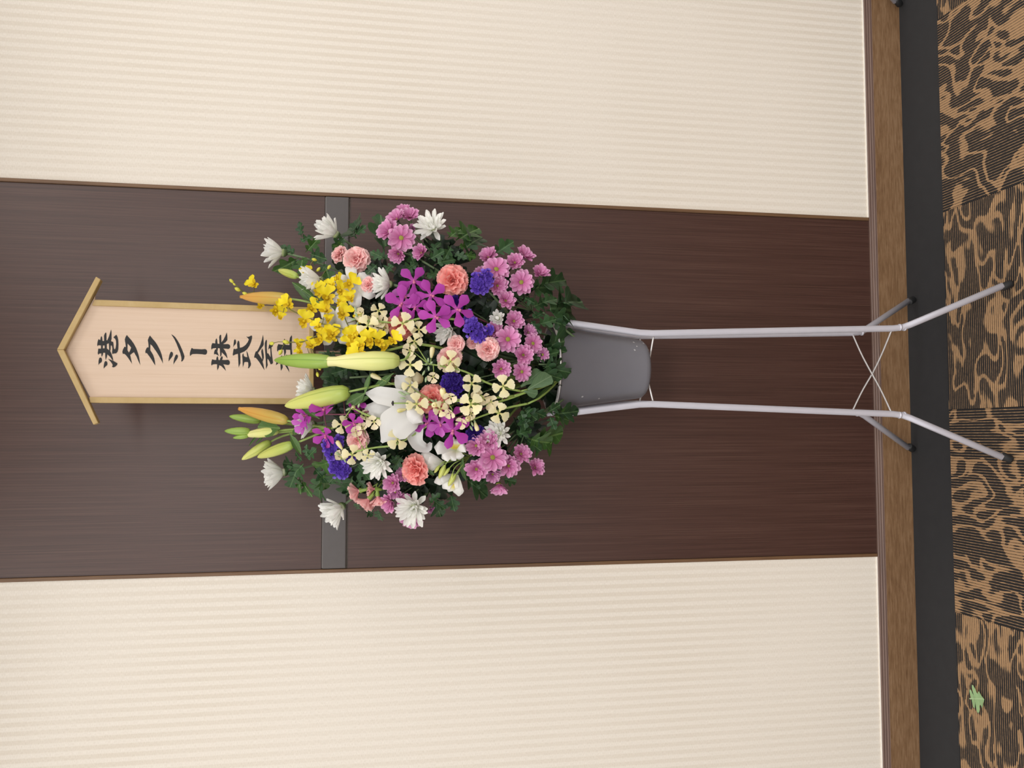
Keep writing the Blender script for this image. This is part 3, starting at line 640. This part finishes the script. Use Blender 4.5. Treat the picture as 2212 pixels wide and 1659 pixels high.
# ------------------------------------------------------------------ carnations
CAR = [
 (978, 606, 33, (0, -.05), 0, .02, 'large salmon carnation between magenta orchid blooms and violet statice'),
 (770, 560, 28, (-.25, -.15), 1, .0, 'soft pink carnation beside the grey metal band'),
 (733, 550, 19, (-.7, -.35), 1, -.015, 'small pink carnation turned away, next to the soft pink one'),
 (797, 615, 18, (-.45, -.3), 1, .005, 'small pink carnation bud touching a white chrysanthemum'),
 (863, 706, 30, (0, 0), 0, -.012, 'salmon carnation mostly covered by cream stock florets'),
 (985, 743, 19, (-.3, .1), 1, .005, 'slim pink carnation with green calyx beside the half-hidden white chrysanthemum'),
 (971, 774, 26, (-.1, .15), 1, .0, 'pink carnation behind a cream stock floret'),
 (1054, 754, 25, (0, .05), 1, .015, 'round pale pink carnation between violet statice and pink daisies'),
 (1021, 740, 14, (-.4, .1), 1, -.012, 'tiny pink carnation behind the violet statice'),
 (936, 863, 34, (-.1, 0), 0, .0, 'salmon carnation surrounded by cream stock and dark statice'),
 (773, 950, 24, (-.2, .1), 1, .004, 'pale pink carnation beside the large white lily petal'),
 (898, 1014, 32, (-.68, .2), 0, .01, 'salmon carnation seen half from the side by the alstroemeria'),
]
def carnation(t, x, y, r, face, kind, dz):
    p = at(x, y, dz); n = wdir(*face); ms = P_ROSE if kind else P_SAL; core = M_KCR if kind else M_KCS
    if kind == 2: head(t, p, n, r, core, [(6, 44, 1.0, .85), (6, 60, 1.0, .75), (4, 76, .9, .7)], ms, calyx=M_KCAL)
    else: head(t, p, n, r, core, [(7, 2, 1.0, 1.0), (7, 24, .94, 1.0), (7, 46, .84, .95), (6, 64, .70, .9), (4, 80, .52, .85)], ms, calyx=M_KCAL)
    return p, n
for x, y, r, face, kd, dz, lab in CAR:
    t = newflower('carnation', lab, 'flower', 'carnations in the arrangement')
    p, n = carnation(t, x, y, r, face, kd, dz); stem(t, p-n*.02, n, STEMD, .0026)
t = newflower('spray_carnation', 'pink spray carnation with bright green calyxes beside a white chrysanthemum', 'flower')
node = at(835, 1030, -.05); stem(t, node, (-.4, 0, .6), STEMG, .0024)
for x, y, r, face, dz in [(776,1060,25,(-.92,.25,-.22),.004), (796,1078,25,(-.62,.75,-.12),.006), (808,1056,19,(-.85,-.1,.2),-.006), (816,1072,23,(.15,.95,-.1),-.002)]:
    p, n = carnation(t, x, y, r, face, 2, dz); stem(t, p-n*.018, n, STEMG, .0014, 'branch', node, .03)

# ------------------------------------------------------------------ magenta orchids
def orchid(t, x, y, r, face, dz, spin, lite=False, fold=0):
    p = at(x, y, dz); n = wdir(*face)
    h = head(t, p, n, r, M_OCEN, [], [], spin)
    mw = WM[h]
    for i, (az, ln, wd, tl) in enumerate([(0, 1, .95, 6), (72, 1, 1.2, 0), (144, 1.05, 1.05, -6), (216, 1.05, 1.05, -6), (288, 1, 1.2, 0)]):
        ml = Matrix.Rotation(R(az)+random.uniform(-.1, .1), 4, 'Z') @ Matrix.Translation((0, .05, 0)) @ Matrix.Rotation(R(tl+fold+random.uniform(-10, 10)), 4, 'X') @ Matrix.Diagonal((ln*wd, ln, ln, 1))
        inst('petal', random.choice(P_MAGL if lite else P_MAG), h, mw @ ml)
    inst('lip', M_OLIP, h, mw @ Matrix.Rotation(R(180), 4, 'Z') @ Matrix.Rotation(R(45), 4, 'X') @ Matrix.Scale(.75, 4))
    return p, n
ORC = [
 ('magenta orchid spray with open starry blooms beside the large salmon carnation', [(894,607,36,(0,-.1),.03,1.62,0),(868,656,38,(-.1,.2),.026,.9,0),(875,640,30,(-.2,-.2),.018,2.0,1),(931,638,35,(.1,0),.028,2.6,0),(941,684,36,(0,.2),.036,2.5,0),(988,669,37,(.1,.1),.034,2.9,0),(897,664,28,(0,.3),.02,1.1,0)], [(865,700),(900,665),(930,660),(985,668)]),
 ('magenta orchid spray beside the lime lily bud, blooms turned away', [(702,884,34,(-.3,-.45),.02,1.2,0),(661,898,28,(-.6,0),.008,.2,0),(657,916,26,(-.6,.35),.012,2.2,1),(703,940,30,(-.35,.55),.016,1.9,0),(764,914,25,(-.2,.3),.012,2.4,0),(770,873,22,(-.1,-.2),-.006,.4,0),(742,856,17,(0,-.5),-.004,1.0,0)], [(665,900),(700,895),(745,895),(790,890)]),
 ('magenta orchid spray beside the big white lily petal', [(924,914,30,(-.2,0),.022,.5,0),(951,917,27,(0,-.2),.030,1.7,1),(978,930,40,(.1,.2),.036,1.25,0),(975,900,26,(0,-.2),.008,.3,0)], [(925,915),(950,912),(980,905),(1010,895)]),
]
for lab, fl, path in ORC:
    t = newflower('orchid_spray', lab, 'flower', 'magenta orchid sprays in the arrangement')
    pts = [at(x, y, .008) for x, y in path]; end = pts[-1]
    stem(t, end, (end-BKC), STEMP, .0022)
    part('spray_stem', *tube(smooth_path(pts, 14), .0016, 6), STEMP, t)
    for x, y, r, face, dz, sp, lt in fl:
        p, n = orchid(t, x, y, r, face, dz, sp, lt, 32 if 'turned' in lab else 0)
        near = min(pts, key=lambda q: (q-p).length); stem(t, p-n*.003, n, STEMP if not lt else MAGL, .0011, 'branch', near, .015)

# ------------------------------------------------------------------ yellow oncidium
ONC = [
 ('yellow dancing-lady orchid spray arching across a corner of the name board', [(529,634),(552,632),(566,645),(606,658),(645,678),(692,698),(725,706),(765,718)],
  [(549,614,20,.01),(563,661,14,.01),(596,671,22,.012),(623,657,22,.012),(607,686,13,.01),(673,667,24,.012),(657,694,25,.02),(688,706,18,.012),(703,672,25,.014),(710,692,16,.01),(719,722,24,.014),(693,727,18,.01),(764,726,24,.02)],
  [(500,607,6),(513,625,7),(529,634,6),(506,614,4)]),
 ('yellow dancing-lady orchid spray with a dense head of florets before the white lilies', [(679,561),(671,576),(690,601),(728,622),(736,655),(748,695),(770,735)],
  [(664,594,20,.012),(690,629,22,.012),(706,644,28,.016),(717,618,19,.012),(729,603,16,.01),(755,613,24,.018),(735,628,22,.014),(758,645,20,.012),(740,678,25,.02),(737,655,19,.014),(776,690,15,.0)],
  [(679,561,6),(670,580,6),(688,582,6),(711,577,6)]),
 ('yellow dancing-lady orchid spray drooping beside the opening lily bud', [(618,739),(655,738),(690,724),(730,728),(780,738),(815,742)],
  [(646,747,17,.012),(672,747,22,.014),(693,735,23,.016),(648,760,13,.01),(715,729,25,.016),(763,728,25,.028),(800,736,26,.026),(818,738,24,.03),(848,736,22,.03),(776,764,26,.034),(758,744,24,.030),(782,747,20,.034),(830,752,18,.02)],
  [(587,742,7),(618,739,8),(606,761,7),(674,786,6),(690,794,7),(686,809,6)]),
]
for lab, path, fl, buds in ONC:
    t = newflower('oncidium_spray', lab, 'flower', 'yellow orchid sprays in the arrangement')
    pts = [at(x, y, .01) for x, y in path]; stem(t, pts[-1], (pts[-1]-BKC), STEMB, .0018)
    part('spray_stem', *tube(smooth_path(pts, 26), .0012, 6), STEMB, t); sm = smooth_path(pts, 26)
    for x, y, r, dz in fl:
        p = at(x, y, dz); n = wdir(random.uniform(-.35, .2), random.uniform(-.4, .4))
        h = head(t, p, n, r*1.18, M_YCEN, [], [], random.uniform(-2.6, -.6)); mw = WM[h]
        inst('lip', random.choice(P_LIP), h, mw @ Matrix.Rotation(R(8), 4, 'X') @ Matrix.Diagonal((.92, .92, 1, 1)))
        for az in (70, 140, 180, 220, 290):
            inst('sepal', P_SEP, h, mw @ Matrix.Rotation(R(az+random.uniform(-12, 12)), 4, 'Z') @ Matrix.Rotation(R(random.uniform(0, 40)), 4, 'X') @ Matrix.Diagonal((.7, .58, .6, 1)))
        near = min(sm, key=lambda q: (q-p).length); stem(t, p-n*.002, n, STEMB, .0007, 'branch', near, .008)
    for x, y, r in buds:
        p = at(x, y, .012); near = min(sm, key=lambda q: (q-p).length); d = (p-near) if (p-near).length > .003 else Vector((.3, 0, 1))
        inst('bud', M_YBUD, t, frame(p, d, 0, r*pxm(p)))
        if (p-near).length > .004: part('branch', *tube([near, near.lerp(p, .5)+Vector((.002, 0, .001)), p], .0007, 5), STEMB, t)

# ------------------------------------------------------------------ cream stock
STK = [
 ('cream stock stem laid across the half-hidden salmon carnation', [(776,690),(815,694),(865,697),(920,686),(985,690)], [(795,703,23,.03,0),(870,699,24,.034,0),(818,671,18,.012,0),(905,712,17,.01,0),(806,690,18,.0,1),(826,696,16,.006,1),(830,708,18,-.002,1),(780,679,15,.01,1)], [(768,668),(763,690),(772,700),(770,680)]),
 ('cream stock stem with florets over the pink carnations in the middle', [(925,786),(960,792),(1005,803),(1060,830),(1125,845)], [(973,781,22,.034,0),(933,761,12,.02,2),(936,814,14,.02,1),(886,788,25,.03,0),(895,737,17,.02,0),(885,757,17,.02,1),(960,786,17,.016,1),(984,790,16,.014,1)], [(925,778),(921,787),(926,796),(932,784),(915,806),(920,820)]),
 ('cream stock stem with open florets and buds over the salmon carnation', [(945,872),(965,868),(1000,866),(1045,862),(1110,855)], [(951,884,17,.042,0),(973,857,16,.040,1),(957,850,15,.036,2),(973,891,14,.04,1),(900,873,23,.04,0),(867,886,10,.038,2),(886,832,17,.02,0),(812,814,13,.01,2),(940,874,14,.036,2)], [(935,866),(938,874),(942,866),(950,880),(870,860),(872,852),(880,850),(866,848)]),
 ('cream stock stem with the largest open florets beside the dark violet statice', [(985,862),(1015,868),(1040,874),(1085,866),(1140,846)], [(1017,873,26,.042,0),(1019,828,21,.03,0),(1043,859,17,.026,1),(1061,868,15,.028,1),(1087,834,23,.034,0),(1018,893,15,.03,1),(1030,856,15,.014,1)], [(985,858),(980,866)]),
 ('cream stock stem with smooth grey-green leaves reaching towards the bucket', [(1000,915),(1030,903),(1060,892),(1100,880),(1140,872)], [(998,913,15,.034,1),(1029,922,11,.034,2),(1078,892,23,.036,0),(1010,907,13,.03,2),(1060,880,12,.02,1)], [(1020,916),(1026,912),(1018,925)]),
 ('cream stock stem lying beside the pale pink carnation', [(738,988),(770,975),(810,967),(860,958),(930,915)], [(761,983,21,.026,0),(738,988,17,.022,1),(733,961,11,.02,2),(795,984,15,.03,0),(859,948,23,.036,0),(769,932,14,.026,1),(784,925,13,.012,1)], [(730,980),(733,990),(745,994)]),
 ('cream stock stem between the magenta orchids and the lily', [(760,880),(790,895),(820,905),(880,915)], [(738,917,19,.014,0),(763,881,11,.016,2),(808,911,17,.02,1),(790,900,16,.006,1),(775,915,12,.006,1)], [(752,884),(775,876)]),
]
for lab, path, fl, bud in STK:
    t = newflower('stock_stem', lab, 'flower', 'cream stock stems in the arrangement')
    pts = [at(x, y, .018) for x, y in path]; stem(t, pts[-1], (pts[-1]-BKC), STEMG, .0026)
    sm = smooth_path(pts, 20); part('spray_stem', *tube(sm, [.0016+.0010*i/20 for i in range(21)], 6), STEMG, t)
    for x, y, r, dz, kind in fl:
        p = at(x, y, dz); near = min(sm, key=lambda q: (q-p).length)
        if kind == 2:
            n = (p-near).normalized(); inst('bud', M_CBUD, t, frame(p, n, 0, r*pxm(p)))
        else:
            n = wdir(random.uniform(-.3, .3), random.uniform(-.3, .3)) if kind == 0 else wdir(random.uniform(-.7, .6), random.uniform(-.7, .7))
            head(t, p, n, r, M_SCEN, [(4, 6 if kind == 0 else 28, 1.0, 1.05)], P_STK if kind == 0 else P_STKB, calyx=None)
        if (p-near).length > .006: stem(t, p-n*.008, n, STEMG, .0011, 'branch', near, .012)
    for x, y in bud:
        p = at(x, y, .024); near = min(sm, key=lambda q: (q-p).length)
        inst('bud', M_SBUD, t, frame(p, (p-near) if (p-near).length > .002 else (0, 0, 1), 0, 6.5*pxm(p)))
    if 'smooth' in lab:
        leaf(t, (1140,842), (1193,808), .02, 1.15, -.2, L_GREY); leaf(t, (1132,845), (1163,853), .024, 1.3, .3, L_GREY); leaf(t, (1125,835), (1172,800), .005, 1.0, .2, L_GREY); leaf(t, (1150,868), (1198,830), .0, .6, .2, L_LILY)

# ------------------------------------------------------------------ violet statice
FV, FF = frill_mesh(VIO)
def statice(lab, blobs, dark, n_stem):
    t = newflower('statice', lab, 'flower', 'violet statice stems in the arrangement')
    for x, y, rx, ry, dz in blobs:
        V, Fs = [], []; c = at(x, y, dz); s = pxm(c); nn = int(rx*ry/4.2)
        for i in range(nn):
            while True:
                a, b = random.uniform(-1, 1), random.uniform(-1, 1)
                if a*a+b*b < 1: break
            q = c + Vector((-b*ry*s, -(.35*math.sqrt(1-a*a-b*b))*rx*s, -a*rx*s))
            d = Vector((-b*.8+random.uniform(-.5, .5), -1, -a*.8+random.uniform(-.5, .5)))
            mw = frame(q, d, random.uniform(0, 6), random.uniform(5.5, 8)*s); o0 = len(V)
            V += [mw @ Vector(p) for p in FV]; Fs += [tuple(k+o0 for k in f) for f in FF]
        o = part('floret_cluster', V, Fs, VIOD if dark else VIO, t); o['kind'] = 'stuff'
        stem(t, c+Vector((0, .004, 0)), (c-BKC), STEMD, .0016, 'stem')
statice('violet statice between the pink daisies and the salmon carnation', [(1032,612,16,22,.022),(1050,602,15,17,.022),(1040,618,14,16,.018)], False, 1)
statice('violet statice beside the round pale pink carnation', [(1013,690,11,17,.014),(1022,710,17,20,.018),(1035,724,12,15,.018),(1052,714,12,10,.008)], False, 1)
statice('dark violet statice in the middle beside the salmon carnation', [(976,825,21,20,.012),(988,838,12,12,.012),(994,862,9,8,.006)], True, 1)
statice('violet statice in a curved strip beside the grey metal band', [(708,962,9,13,.014),(717,978,11,14,.014),(726,1005,13,24,.012),(742,1016,12,15,.012),(732,955,11,12,.0),(752,990,12,10,.0)], False, 1)
statice('dark violet statice tucked behind the low pink cluster', [(1026,936,17,15,-.004),(985,655,12,14,.006)], True, 1)

# ------------------------------------------------------------------ lilies
def bud(t, base, tip, wpx, mat, dz=.0, dzt=0., open_tip=0.0):
    pb, pt = at(base[0], base[1], dz), at(tip[0], tip[1], dz+dzt); ln = (pt-pb).length; w = wpx*pxm(pb)/2
    pr = [(.16*w, 0), (.5*w, .015*ln), (.8*w, .08*ln), (.96*w, .22*ln), (w, .36*ln), (.93*w, .55*ln), (.74*w, .74*ln), (.48*w, .89*ln), (.22*w, .97*ln), (.03*w, ln)]
    pr = [(max(a, open_tip*w) if b > .5*ln else a, b) for a, b in pr]
    v, f = lathe(pr, 24, lambda a, z: 1-.07*math.exp(-((math.sin(1.5*a))/.22)**2))
    f.append(tuple(range(9*24, 10*24)))
    return part('bud', v, f, mat, t, True, frame(pb, pt-pb, R(100))), pb, (pt-pb).normalized()
LIL = [
 ('lily stem with an orange-yellow bud lying along the edge of the name board', at(705, 660, -.03), [((626,646),(520,641),29,BUDO,.0,.0,.25),((642,597),(601,583),18,BUDL,.0,0,0)], [((690,655),(645,612),.9),((672,650),(640,628),.7)]),
 ('lily stem with a plain green bud and a big pale opening bud', at(900, 742, .0), [((718,781),(592,778),34,BUDG,.030,-.004,0),((864,779),(709,781),43,BUDY,.036,.0,.5)], [((850,806),(805,842),1.0),((800,806),(793,850),1.0),((790,848),(746,877),1.6)]),
 ('lily stem with one fat lime-coloured bud beside the name board corner', at(830, 830, .0), [((754,846),(615,877),43,BUDL,.022,.0,0)], [((760,880),(800,850),.8)]),
 ('lily stem with a fan of green and orange slender buds', at(715, 925, -.045), [((621,909),(517,883),28,BUDO,.0,.0,.3),((564,909),(495,899),19,BUDG,-.012,0,0),((541,932),(485,931),18,BUDG,.006,0,0),((537,941),(503,946),11,BUDG,.006,0,0),((602,930),(526,940),22,BUDY,-.004,0,0),((585,954),(522,993),21,BUDL,.002,0,0),((632,960),(556,988),25,BUDL,.004,0,0)], [((605,925),(570,922),2.0),((560,935),(540,965),.5),((575,935),(551,960),.5),((645,920),(630,945),1.0),((625,935),(651,982),1.0),((690,905),(650,880),1.0)]),
]
for lab, node, bs, lv in LIL:
    t = newflower('lily_stem', lab, 'flower', 'budding lily stems in the arrangement')
    stem(t, node, (node-BKC), STEMG, .0034)
    for base, tip, w, mt, dz, dzt, op in bs:
        o, pb, d = bud(t, base, tip, w, mt, dz, dzt, op)
        stem(t, pb+d*.002, d, STEMG, .0026, 'branch', node, .05)
        if op:
            for a in (0, 1, 2):
                tipp = pb + d*((at(*tip, dz+dzt)-pb).length*.93)
                ml = frame(tipp, d, a*2.09+.5, w*.34*pxm(pb))
                inst('bud_tip', P_TIP if 'P_TIP' in globals() else globals().setdefault('P_TIP', petal_mesh('bud_tip', BUDY, [(0, .5), (.5, .42), (1, .05)], .5, .1)), o, ml @ Matrix.Translation((0, op*1.3, -.1)) @ Matrix.Rotation(R(84), 4, 'X'))
    for b, tp, wd in lv: leaf(t, b, tp, .012, wd, random.uniform(-.4, .4), L_LILY)
def blade(name, t, pts, hw, mat, cup=.2, ruf=0., nrm=None, n=16, nv=8):
    # curved petal along a midrib of (x, y, dz) with half widths in px
    P = [at(x, y, dz) for x, y, dz in pts]; path = smooth_path(P, n); V = []
    nz = Vector(nrm) if nrm is not None else Vector((0, -1, .2)); s = pxm(P[0])
    for i, p in enumerate(path):
        u = i/n; q = u*(len(hw)-1); k0 = min(int(q), len(hw)-2); fr = q-k0; fr = fr*fr*(3-2*fr); w = (hw[k0]*(1-fr)+hw[k0+1]*fr)*s
        ty = (path[min(i+1, n)]-path[max(i-1, 0)]).normalized(); zz = (nz-ty*nz.dot(ty)).normalized(); xx = ty.cross(zz)
        for j in range(nv+1):
            e = -1+2*j/nv; V.append(p + xx*(e*w) + zz*(cup*w*(e*e-.25) + ruf*w*math.sin(u*11+e*2.5)*abs(e) - .10*w*math.exp(-(e/.12)**2)))
    Fs = [(i*(nv+1)+j, i*(nv+1)+j+1, (i+1)*(nv+1)+j+1, (i+1)*(nv+1)+j) for i in range(n) for j in range(nv)]
    ya = (P[-1]-P[0]).normalized(); za = (nz-ya*nz.dot(ya)).normalized()
    mw = Matrix((ya.cross(za), ya, za)).transposed().to_4x4(); mw.translation = P[0]; iv = mw.inverted()
    return part(name, [iv @ q for q in V], Fs, mat, t, True, mw)
t = newflower('white_lily', 'large open white lily with broad curling petals', 'flower', 'open white lilies')
c = at(902, 884, .0); stem(t, c, (c-BKC), STEMG, .0034)
blade('petal', t, [(906,882,.012),(880,898,.036),(848,922,.038),(824,956,.018)], [8, 34, 37, 3], LILY, -.22, .03)
blade('petal', t, [(902,876,.0),(862,862,.014),(822,854,.014),(789,849,.004)], [10, 21, 19, 2], LILY, .25, .05)
blade('petal', t, [(892,882,-.004),(850,882,.008),(812,884,.010),(786,878,-.004)], [10, 22, 20, 3], LILY, -.25, .08)
blade('petal', t, [(900,868,-.008),(884,845,.006),(868,826,.012),(854,812,.004)], [8, 20, 17, 3], LILY, .3, .06)
blade('petal', t, [(912,888,.020),(900,894,.046),(890,906,.048),(886,918,.030)], [10, 22, 18, 2], LILY, -.35, .06)
blade('petal', t, [(906,900,.004),(896,930,.020),(902,958,.018),(922,968,.012),(931,956,.002)], [10, 19, 14, 10, 3], LILY, .35, .05)
blade('petal', t, [(914,820,-.006),(902,818,.008),(888,820,.004)], [8, 15, 5], CREAMB, -.4, .05)
part('stamen', *tube([at(905,872,.02), at(880,871,.046), at(850,871,.044)], .0014, 6), STEMG, t)
part('anther', *tube([at(849,866,.044), at(848,871,.045), at(849,876,.044)], [.0012, .0026, .0012], 8), plain('dark_anther', '241d1e'), t)
for lab, cx, cy, dz, rot in [('open white lily behind the yellow orchid florets by the small pink carnation', 762, 618, -.01, .4), ('open white lily behind the yellow orchid florets at the name board corner', 722, 700, -.012, 1.0)]:
    t = newflower('white_lily', lab, 'flower', 'open white lilies'); c = at(cx, cy, dz-.03); stem(t, c, (c-BKC), STEMG, .0034)
    for i in range(6):
        a = rot+i*math.pi/3; L = 50 if i % 2 else 54
        blade('petal', t, [(cx, cy, dz-.02), (cx+.45*L*math.cos(a), cy+.45*L*math.sin(a), dz+.012), (cx+.8*L*math.cos(a), cy+.8*L*math.sin(a), dz+.012), (cx+L*math.cos(a), cy+L*math.sin(a), dz-.002)], [5, 16 if i % 2 else 12, 13, 2], LILY, -.25, .04, None, 10, 6)

# ------------------------------------------------------------------ alstroemeria
t = newflower('alstroemeria', 'white alstroemeria with yellow throat and green buds beside a magenta orchid', 'flower')
node = at(1015, 985, -.03); stem(t, node, (node-BKC), STEMG, .0028)
fl = [((985,972,-.008), [((938,966),15,0), ((954,990),13,0), ((972,994),12,0), ((992,993),13,0), ((1006,962),15,0), ((966,948),14,1), ((985,948),12,1)]),
      ((958,1001,-.01), [((908,982),13,0), ((905,998),13,0), ((914,1012),12,0), ((920,990),10,0)]),
      ((986,1026,-.006), [((938,1042),10,0), ((956,1055),12,0), ((968,1062),10,1), ((991,1072),12,0), ((978,1058),11,0), ((946,1036),9,0)])]
for (cx, cy, dz), pt in fl:
    for (tx, ty), hw, ylw in pt:
        blade('petal', t, [(cx, cy, dz), (cx+.5*(tx-cx), cy+.5*(ty-cy), dz+.014), (cx+.82*(tx-cx), cy+.82*(ty-cy), dz+.017), (tx, ty, dz+.008)], [4, hw*.8, hw, 2], ALSTY if ylw else ALST, -.3, .05, None, 9, 6)
    e = at(cx, cy, dz); stem(t, e, (e-node), STEMG, .0015, 'branch', node, .03)
for bx, by, tx, ty, w in [(962,1004,948,1034,9), (972,1010,958,1028,7), (985,1024,968,1050,9), (978,1022,975,1040,7), (950,1005,938,1022,7)]:
    pb, pt = at(bx, by, .012), at(tx, ty, .016); ln = (pt-pb).length
    inst('bud', M_GBUD, t, frame(pb.lerp(pt, .5), pt-pb, 0, ln/2)); stem(t, pb, (pt-pb), STEMG, .0012, 'branch', node, .02)
leaf(t, (1000,985), (1000,1045), .0, .7, .3, L_LILY); leaf(t, (925,1012), (938,1030), .02, 1.2, .1, L_LILY)

# ------------------------------------------------------------------ foliage
FOL = [
 ('dark foliage filling the gap at the foot of the name board between two lily buds', [((740,800),(694,792),1.2),((745,815),(690,812),1.2),((750,825),(696,835),1.2),((760,810),(722,775),1.2),((770,820),(735,845),1.2),((755,795),(715,808),1.2),((765,835),(705,850),1.2),((780,800),(740,812),1.3),((790,830),(750,820),1.3),((730,770),(690,768),1.2),((735,835),(700,822),1.2),((745,855),(712,868),1.2)]),
 ('dark lobed chrysanthemum foliage at the bucket rim beside pink daisies', [((1180,672),(1258,664),1.2),((1205,655),(1263,640),.9),((1190,672),(1236,690),1.1),((1165,655),(1205,640),1.0),((1160,700),(1200,690),1.0),((1185,690),(1222,700),1.0),((1150,665),(1190,650),1.0),((1145,690),(1170,720),1.0)]),
 ('dark lobed chrysanthemum foliage hanging over the middle of the bucket rim', [((1172,792),(1237,808),1.0),((1172,796),(1227,786),1.0),((1165,800),(1220,818),.8),((1150,775),(1185,770),1.0),((1160,770),(1205,758),.9)]),
 ('lighter lobed chrysanthemum foliage beside the bucket rim', [((1195,892),(1257,884),.8),((1192,896),(1236,906),1.1),((1188,897),(1201,927),1.1),((1180,890),(1212,872),1.0),((1150,945),(1226,940),1.2),((1140,945),(1198,963),1.2),((1135,945),(1168,972),1.2),((1130,880),(1160,905),1.3),((1125,890),(1135,930),1.2),((1150,885),(1182,900),1.1),((1120,920),(1160,915),1.1)]),
 ('dark foliage spray behind the violet statice at the grey metal band', [((762,1028),(734,1082),1.3),((770,1000),(801,1036),1.2),((735,1015),(712,1050),1.0),((770,1030),(790,1055),1.0),((845,1000),(835,1030),1.1),((870,985),(850,1015),1.1)]),
 ('dark foliage spray between the salmon carnation and the open white chrysanthemum', [((925,560),(960,540),1.1),((930,545),(950,520),1.1),((940,570),(985,560),1.1),((900,570),(870,590),1.1),((830,560),(800,545),1.1),((815,570),(790,590),1.1),((1000,560),(1030,540),1.1),((980,545),(1010,560),1.1),((850,570),(830,590),1.1),((950,590),(920,600),1.1)]),
]
for lab, lv in FOL:
    t = newflower('chrysanthemum_foliage', lab, 'foliage', 'leafy stems in the arrangement')
    cx = sum(b[0] for b, _, _ in lv)/len(lv); cy = sum(b[1] for b, _, _ in lv)/len(lv); c = at(cx, cy, -.01); stem(t, c, (c-BKC), STEMD, .0026)
    for b, tp, wd in lv: leaf(t, b, tp, (random.uniform(-.075, -.05) if 'foot of' in lab else random.uniform(-.006, .010)), wd, random.uniform(-.5, .5), L_MUMG if 'lighter' in lab and random.random() < .6 else L_MUM, .004)
# inner leafy stems that fill the dome between the flowers
t = None
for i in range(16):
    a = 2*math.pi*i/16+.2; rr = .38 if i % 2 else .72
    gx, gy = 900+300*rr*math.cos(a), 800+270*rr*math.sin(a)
    t = newflower('filler_foliage', 'leafy stem with shade-darkened leaves buried among the flowers', 'foliage', 'leafy stems with shade-darkened leaves buried among the flowers')
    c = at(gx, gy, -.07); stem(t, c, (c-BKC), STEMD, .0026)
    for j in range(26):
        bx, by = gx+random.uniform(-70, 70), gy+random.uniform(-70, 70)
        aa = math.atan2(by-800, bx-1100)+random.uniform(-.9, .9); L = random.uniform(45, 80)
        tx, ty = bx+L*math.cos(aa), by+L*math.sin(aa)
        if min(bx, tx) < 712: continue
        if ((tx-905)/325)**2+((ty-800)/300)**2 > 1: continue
        leaf(t, (bx, by), (tx, ty), random.uniform(-.07, -.022), 1.15, random.uniform(-.8, .8), L_SHADE)

# ------------------------------------------------------------------ small things on the floor
p = atZ(2112, 1518, .006)
tv = bpy.data.objects.new('fallen_leaf', L_PALE)
put(tv, None, Matrix.Translation(p+Vector((.002, .026, .0015))) @ Matrix.Rotation(R(195), 4, 'Z') @ Matrix.Diagonal((.060, .052, .03, 1)))
tag(tv, 'pale green lobed leaf fallen on the patterned carpet', 'leaf')
